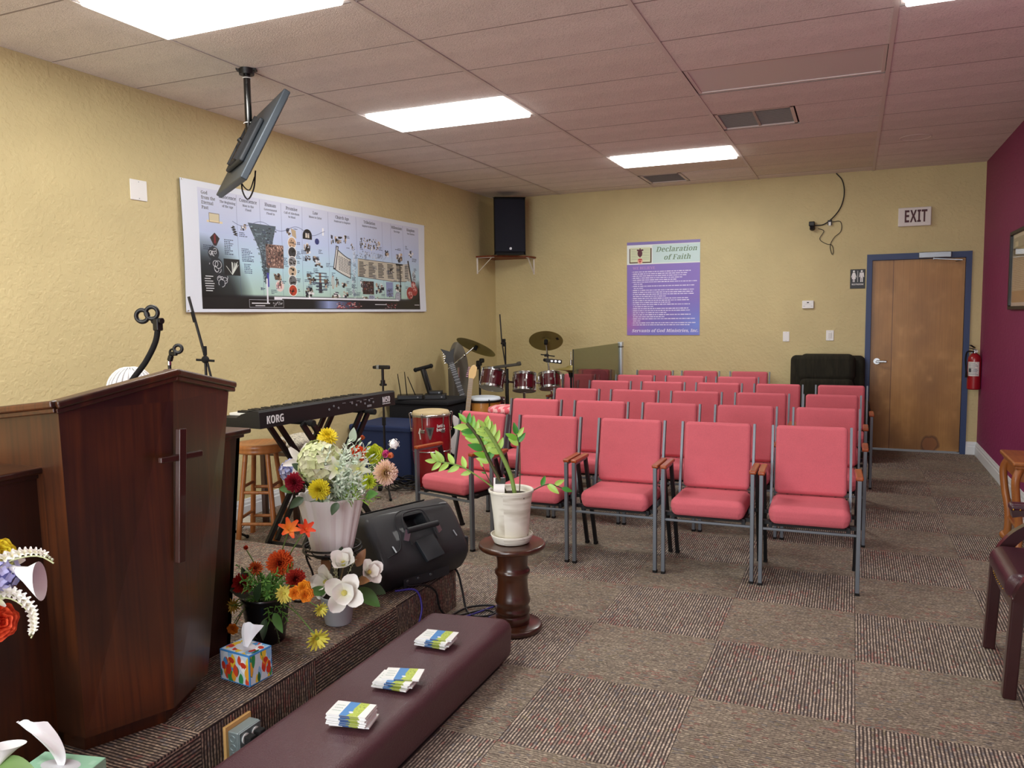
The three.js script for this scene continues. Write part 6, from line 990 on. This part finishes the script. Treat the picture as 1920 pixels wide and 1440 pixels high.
// ================================================================== drum kit
const shellRed = phy(0x52101c, .22, { clearcoat: .9, clearcoatRoughness: .08 }), skin = std(0xd9d9d4, .6), skinB = std(0xb9b6ac, .6), brass = std(0xa89a5c, .4, { metalness: .6 });
function drum(t, name, r, h, p, tilt, turn) {            // drum > shell, heads, hoops, lugs
  const g = new THREE.Group(); g.name = name; g.position.set(...p); g.rotation.set(tilt, turn, 0, 'YXZ'); t.add(g);
  obj('shell', mv(new THREE.CylinderGeometry(r, r, h, 36, 1, true), 0, 0, 0), shellRed, g);
  obj('top_head', cyl(r * .99, r * .99, .004, 0, h / 2, 0, 36), skin, g); obj('bottom_head', cyl(r * .99, r * .99, .004, 0, -h / 2 - .004, 0, 36), skinB, g);
  for (const s of [-1, 1]) obj('hoop', [ring(r * 1.03, .006, 0, s * (h / 2 + .004), 0, 36), mv(new THREE.CylinderGeometry(r * 1.04, r * 1.04, .022, 36, 1, true), 0, s * (h / 2 - .01), 0)], M.chrome, g);
  for (let i = 0; i < 6; i++) { const a = i * 1.047 + .3; obj('lug', [rbox(.022, h * .32, .02, .005, 0, 0, 0, 1).translate(0, h * .2, r + .008).rotateY(a), rod([0, -h / 2, r + .012], [0, h / 2, r + .012], .0035, .0035, 6).rotateY(a)], M.chrome, g); }
  obj('badge', rot(cyl(.014, .014, .003, 0, 0, 0, 14), Math.PI / 2).translate(0, 0, r).rotateY(.45 - turn), M.chrome, g);
  return g;
}
{
  const t = thing('drum_set', 'dark red and chrome drum set with mounted toms in the corner', 'drum kit', [-3.4, 0, -8.35]);
  const kick = new THREE.Group(); kick.name = 'bass_drum'; t.add(kick); kick.position.set(-.02, .29, .0); kick.rotation.set(Math.PI / 2, 0, 0);
  obj('shell', new THREE.CylinderGeometry(.27, .27, .38, 44, 1, true), shellRed, kick); obj('front_head', cyl(.265, .265, .004, 0, .19, 0, 44), std(0x101012, .5), kick); obj('rear_head', cyl(.265, .265, .004, 0, -.195, 0, 44), skin, kick); for (const s of [-1, 1]) obj('hoop', ring(.278, .013, 0, s * .185, 0, 44), M.black, kick); for (let i = 0; i < 8; i++) obj('lug', rbox(.022, .12, .02, .005).translate(0, 0, .28).rotateY(i * .785), M.chrome, kick);
  for (const s of [-1, 1]) obj('spur', rod([s * .2, .2, .1], [s * .36, .01, .18], .01), M.chrome, t);
  drum(t, 'tom', .13, .2, [-.27, .86, .36], -.38, -.1); drum(t, 'tom', .125, .19, [.03, .82, .17], -.28, .25); drum(t, 'tom', .12, .17, [.25, .82, -.06], -.3, .5);
  obj('tom_mount', [rod([-.02, .55, .05], [-.02, .84, .08], .014), rod([-.02, .8, .08], [-.16, .83, .26], .012), rod([-.02, .8, .08], [.02, .8, .13], .012), rod([0, .8, .08], [.2, .8, -.03], .012), rbox(.06, .06, .05, .01, -.02, .8, .08), rbox(.05, .05, .05, .01, -.15, .83, .25)], M.chrome, t);
}
{ const t = thing('snare_drum', 'snare drum on a stand in front of the toms', 'drum', [-3.7, 0, -7.98]); drum(t, 'snare', .16, .12, [0, .6, 0], -.1, .2); obj('basket', [rod([0, .1, 0], [0, .5, 0], .012), ...[0, 1, 2].map((i) => rod([0, .5, 0], [.16 * Math.cos(i * 2.094), .55, .16 * Math.sin(i * 2.094)], .008))], M.chrome, t); for (let i = 0; i < 3; i++) obj('leg', rod([0, .25, 0], [.12 * Math.cos(i * 2.094 + 1), .01, .12 * Math.sin(i * 2.094 + 1)], .008), M.chrome, t); }
function cymbal(R) { return lathe([[.006, .03], [.03, .03], [.05, .018], [.06, .01], [R * .6, .005], [R, -.008], [R, -.0095], [R * .6, .0035], [.06, .0085], [.05, .0165], [.03, .0285], [.006, .0285]], 48); }
function legs3(t, h, r, a0) { for (let i = 0; i < 3; i++) { const a = a0 + i * 2.094; obj('leg', [rod([0, h, 0], [r * Math.cos(a), .01, r * Math.sin(a)], .008), rod([0, h * .35, 0], [r * .6 * Math.cos(a), h * .42, r * .6 * Math.sin(a)], .006)], M.chrome, t); } }
const Rt = V(.92, 0, -.39), Fw = V(.39, 0, .92);
const camDir = (r, u, f) => V(Rt.x * r + Fw.x * f, u, Rt.z * r + Fw.z * f).normalize();
{
  const t = thing('crash_cymbal', 'brass crash cymbal tilted on a chrome boom stand, left of the toms', 'cymbal', [-3.98, 0, -7.8]);
  obj('tube', rod([0, .05, 0], [-.02, 1.0, 0], .012), M.chrome, t); legs3(t, .3, .15, .2); obj('boom_arm', [rod([-.16, .98, -.03], [.02, 1.13, -.08], .009), rod([.02, 1.13, -.08], [.11, 1.215, -.12], .008), ball(.02, .02, 1.13, -.08, 10)], M.chrome, t);
  obj('cymbal_plate', aim(cymbal(.232), camDir(.38, .87, -.3).toArray(), [.14, 1.225, -.13]), brass, t); obj('felt', aim(cyl(.02, .02, .05, 0, -.04, 0), camDir(.38, .87, -.3).toArray(), [.14, 1.225, -.13]), M.matte, t);
}
{
  const t = thing('ride_cymbal', 'brass cymbal facing down on a straight stand above the small tom', 'cymbal', [-3.25, 0, -8.68]);
  obj('tube', rod([0, .05, -.2], [0, 1.24, .12], .011), M.chrome, t); obj('base', lathe([[0, 0], [.12, 0], [.12, .012], [.02, .03], [0, .03]], 28).translate(0, 0, -.21), M.black, t); const d = camDir(0.05, .8, -.6).toArray(), c = [.01, 1.275, .15]; obj('cymbal_plate', aim(cymbal(.196), d, c), brass, t); obj('felt', aim(cyl(.022, .022, .05, 0, -.05, 0), d, c), M.matte, t); obj('wing_nut', aim(cyl(.008, .01, .05, 0, .02, 0), d, c), M.chrome, t);
  const mk = [[[.12, 0], [.15, 0], [.15, .02], [.12, .02]], [[.12, .024], [.15, .024], [.15, .044], [.12, .044]]].map((q) => extrude(shape(q), .001).rotateX(Math.PI / 2).translate(0, -.004, -.03)); obj('maker_mark', mk.map((g) => aim(g, d, c)), M.black, t);
  obj('wing_clamp', [rbox(.05, .03, .03, .006, 0, 1.1, .11), rod([-.07, 1.11, .11], [.1, 1.09, .11], .007)], M.black, t);
  const b = thing('tambourine_block', 'black jingle block clamped to the straight cymbal stand', 'percussion', [-3.18, 1.04, -8.53]); obj('bar_frame', [rot(rbox(.19, .045, .03, .008, .03, 0, 0), 0, .3, -.12)], M.black, b); for (let i = 0; i < 4; i++) obj('jingle', rot(cyl(.014, .014, .006, 0, 0, 0, 14), Math.PI / 2, .3).translate(-.03 + i * .042, .004 - i * .004, .018 - i * .012), M.chrome, b); obj('clamp', [ball(.02, -.07, .01, .02, 8), rod([-.08, .0, .02], [-.03, .01, .015], .01)], M.rubber, b);
}
{ const t = thing('hi_hat', 'hi-hat cymbals on a black stand beside the smoked glass', 'cymbal', [-2.79, 0, -8.1]); obj('tube', [rod([0, .05, 0], [0, .94, 0], .013), cyl(.02, .035, .07, 0, .89, 0, 16)], M.black, t); obj('pull_rod', rod([0, .94, 0], [0, 1.17, 0], .004), M.chrome, t); legs3(t, .35, .17, 1.57); obj('top_cymbal', mv(cymbal(.17), 0, .988, 0), brass, t); obj('bottom_cymbal', mv(rot(cymbal(.17), Math.PI), 0, .972, 0), brass, t); obj('clutch', [cyl(.014, .014, .06, 0, 1.02, 0, 12), ball(.016, 0, 1.025, 0, 8)], M.chrome, t); }
{ const t = thing('corner_boom_stand', 'black boom microphone stand rising in the room corner behind the drums', 'microphone stand', [-3.79, 0, -8.62]); tripod(t, 1.24, .2, .3); obj('boom_arm', [rod([-.03, 1.58, .08], [0, 1.24, .1], .008), rod([0, 1.26, .1], [.05, .92, .1], .0075)], M.black, t); obj('boom_clutch', [cyl(.02, .02, .09, 0, 1.2, .04, 12), rod([0, 1.24, 0], [0, 1.24, .11], .012)], M.rubber, t); }
{ const t = thing('percussion_bar', 'dark flat percussion bar on a black stand in front of the toms', 'percussion', [-3.44, 0, -7.86]); obj('post', cyl(.02, .016, .97, 0, .02, 0), M.black, t); obj('top_bar', [bar([-.14, 1.005, .06], [.14, 1.04, -.06], .06, .03, [0, 1, 0], .008), bar([.1, 1.04, -.04], [.14, 1.05, -.06], .065, .04, [0, 1, 0], .008)], std(0x3c3a30, .6), t); obj('base', lathe([[0, 0], [.13, 0], [.13, .012], [.03, .025], [0, .025]], 28), M.black, t); }
{ const t = thing('clamp_arm', 'small black percussion clamp on an arm beside the crash cymbal', 'clamp', [-3.97, 0, -8.28]); obj('post', rod([0, .02, 0], [0, 1.03, 0], .012), M.black, t); obj('arm', rod([0, 1.02, 0], [.08, 1.02, .18], .008), M.chrome, t); obj('clamp_body', [rbox(.06, .06, .05, .012, .08, 1.03, .18), rbox(.05, .05, .05, .012, .11, 1.06, .17), rbox(.04, .05, .04, .01, .06, .985, .19)], M.black, t); obj('base', lathe([[0, 0], [.1, 0], [.1, .012], [.02, .02], [0, .02]], 24), M.black, t); }
// ---- smoked screen between drums and seats
{
  const t = thing('glass_screen', 'smoked glass screen panel with an aluminium post by the drums', 'screen', [-2.612, 0, -8.55]);
  obj('pane', span(-.004, .004, .05, 1.214, -.88, .9), phy(0xb2baac, .05, { transmission: 1, thickness: 0 }), t);
  obj('post', [rbox(.05, 1.19, .075, .008, 0, .6, -.9, 2), rbox(.056, .05, .081, .008, 0, 1.2, -.9, 2)], std(0xc9d2d8, .3, { metalness: .7 }), t); obj('collar', box(.053, .012, .078, 0, 1.165, -.9), M.black, t);
  obj('edge_strip', span(-.006, .006, .05, 1.214, .894, .902), std(0x23261f, .4), t); obj('foot', [rbox(.3, .02, .06, .006, 0, .01, -.85), rbox(.3, .02, .06, .006, 0, .01, .8), box(.03, .05, .05, 0, .04, .8)], M.steel, t);
  const m = thing('maroon_backrest', 'dark maroon rounded backrest seen through the smoked glass', 'seat', [-2.745, 0, -8.98]); obj('pad', mv(extrude(shape(smooth([[-.1, .62], [.1, .62], [.12, .76], [.09, .88], [0, .93], [-.09, .88], [-.12, .76]], 40)), .07, .025, 3), 0, 0, -.035), phy(0x4c1626, .4), m); obj('post', cyl(.02, .02, .62, 0, .02, 0), M.black, m); obj('base', lathe([[0, 0], [.12, 0], [.12, .012], [.02, .025], [0, .025]], 28), M.black, m);
}
// ---- clutter on the floor by the wall
tag(obj('cable_coil', [0, 1, 2, 3, 4, 5].map((i) => tube(Array.from({ length: 12 }, (_, k) => { const a = k / 12 * 6.283, r = .1 + .04 * Math.sin(i * 2 + k * 1.3); return [-3.72 + .05 * Math.sin(i * 3) + r * 1.15 * Math.cos(a), .012 + i * .011 + .02 * (1 + Math.sin(a * 2 + i)), -6.42 + .3 + .05 * Math.cos(i * 2) + r * .7 * Math.sin(a)]; }), .0055, 80, 6, true)), M.cable), 'tangled black cables coiled on the floor beside the red conga', 'cable');
{ const t = thing('power_supply', 'white power adapter lying on the floor beside the stool', 'adapter', [-4.2, 0, -4.62], .7); obj('block', rot(rbox(.07, .045, .15, .008, 0, .03, 0), .15), M.white, t); obj('lead', tube([[0, .04, .07], [-.03, .02, .14], [-.1, .008, .16], [-.16, .008, .1]], .004, 20), M.cable, t); }

// ================================================================== recliner, armchair, side table
{
  const t = thing('recliner', 'dark charcoal plush recliner against the rear wall beside the door', 'recliner', [-.26, 0, -9.24]);
  const plush = std(0x2c2b22, .95, { metric: true, map: rep(dataTex(128, 128, (u, v) => { const a = .7 + .5 * fbm(u * 30, v * 4, 0, 3); return [230 * a, 226 * a, 205 * a]; }), .4), bumpMap: rep(fabricBump, .15), bumpScale: .003 });
  const pillow = (w, h, d, r, p) => { const g = mergeVertices(new RoundedBoxGeometry(w, h, d, 6, r)); return bend(g, (q) => { const a = 1 - Math.pow(Math.abs(2 * q.x / w), 3), b = 1 - Math.pow(Math.abs(2 * q.y / h), 3); q.z += Math.sign(q.z) * p * Math.max(0, a) * Math.max(0, b); q.y += Math.sign(q.y) * p * .5 * Math.max(0, a); }); };
  obj('back_cushion', rot(pillow(.58, .3, .2, .07, .03), -.15).translate(0, .93, -.3), plush, t); obj('lower_back', rot(pillow(.56, .4, .2, .07, .03), -.15).translate(0, .62, -.24), plush, t);
  obj('back_shell', [rot(rbox(.78, .7, .16, .06, 0, 0, 0, 4), -.12).translate(0, .72, -.36)], plush, t);
  obj('seat_cushion', mv(pillow(.56, .2, .58, .07, .0), 0, .42, .1), plush, t); for (const s of [-1, 1]) obj('arm', rbox(.17, .56, .8, .07, s * .36, .32, .02, 4), plush, t);
  obj('footrest', rbox(.54, .3, .1, .04, 0, .24, .4, 3), plush, t); obj('base', box(.7, .06, .7, 0, .03, -.02), M.matte, t);
}
{
  const t = thing('guest_armchair', 'oxblood vinyl armchair with dark cherry frame and brass nailheads', 'armchair', [.9, 0, -3.885], -Math.PI / 2);   // faces -x; local z = forward
  const wood = phy(0x2e0d12, .28, { clearcoat: .7, clearcoatRoughness: .15 }), vinyl = phy(0x3c1a26, .3, { clearcoat: .35, clearcoatRoughness: .25, metric: true, bumpMap: rep(leatherBump, .1), bumpScale: .0008 });
  const g = mergeVertices(new RoundedBoxGeometry(.5, .11, .5, 8, .05)); bend(g, (p) => { const a = Math.max(0, 1 - Math.pow(Math.abs(p.x / .25), 2.2)), b = Math.max(0, 1 - Math.pow(Math.abs(p.z / .25), 2.5)); if (p.y > 0) p.y += .035 * a * b; if (p.z > .1) p.z += .05 * a; });
  obj('seat', mv(g, 0, .44, .04), vinyl, t);
  obj('seat_rail', [rbox(.5, .07, .03, .008, 0, .375, .27), rbox(.03, .07, .5, .008, -.25, .375, .02), rbox(.03, .07, .5, .008, .25, .375, .02), rbox(.5, .07, .03, .008, 0, .375, -.22)], wood, t);
  for (const s of [-1, 1]) {
    obj('front_leg', bar([s * .26, .42, .27], [s * .262, 0, .29], .05, .05, [0, 0, 1], .008), wood, t); obj('rear_leg', bar([s * .24, .42, -.22], [s * .25, 0, -.27], .045, .045, [0, 0, 1], .008), wood, t); obj('back_post', bar([s * .24, .4, -.22], [s * .24, .95, -.34], .045, .04, [0, 0, 1], .008), wood, t);
    obj('arm_support', [crease(tubeFlat([[s * .265, .4, .27], [s * .27, .46, .25], [s * .275, .53, .2], [s * .275, .59, .13], [s * .275, .645, .1]], .045, .05), .6)], wood, t);
    const arm = obj('arm', [crease(tubeFlat([[s * .275, .64, .22], [s * .275, .655, .14], [s * .27, .655, 0], [s * .25, .66, -.27]], .055, .032), .6)], wood, t); obj('arm_pad', rbox(.062, .034, .26, .014, s * .275, .672, .1, 3), vinyl, arm);
    for (let i = 0; i < 9; i++) obj('nailhead', ball(.005, s * .275 - s * .031, .662, .215 - i * .027, 6), M.gold, arm);
  }
  for (let i = 0; i < 17; i++) obj('nailhead', ball(.0036, -.24 + i * .03, .405, .286 + .02 * (1 - Math.pow((i - 8) / 8.4, 2)), 6), M.gold, t);
  obj('backrest', rot(rbox(.46, .4, .07, .03, 0, 0, 0, 4), -.2).translate(0, .74, -.27), vinyl, t); obj('top_rail', rbox(.5, .05, .05, .015, 0, .95, -.34), wood, t);
}
{
  const t = thing('oak_table', 'golden oak side table with curved legs by the maroon wall', 'table', [1.09, 0, -6.0]);
  obj('top', [rbox(.3, .03, .5, .012, 0, .595, 0, 3), rbox(.27, .02, .47, .006, 0, .572, 0)], M.honey, t); obj('apron', [rbox(.22, .09, .02, .004, 0, .52, .2), rbox(.22, .09, .02, .004, 0, .52, -.2), rbox(.02, .09, .38, .004, -.1, .52, 0), rbox(.02, .09, .38, .004, .1, .52, 0)], M.honey, t);
  for (const x of [-1, 1]) for (const z of [-1, 1]) obj('leg', [crease(tube([[x * .1, .56, z * .2], [x * .125, .5, z * .22], [x * .12, .38, z * .215], [x * .095, .2, z * .19], [x * .095, .06, z * .19], [x * .11, .01, z * .205]], .024, 30, 10), .9), ball(.03, x * .11, .03, z * .205, 10)], M.honey, t);
  obj('lower_shelf', rbox(.2, .018, .38, .004, 0, .16, 0), M.honey, t);
  const b = thing('white_book', 'white booklet on the lower shelf of the oak table', 'book', [1.12, .1695, -5.98], .2); obj('cover', rbox(.14, .02, .2, .003, 0, .01, 0, 1), M.white, b); obj('pages', rbox(.136, .014, .196, .001, .003, .01, 0, 1), M.offwhite, b);
}

renderer.render(scene, camera);
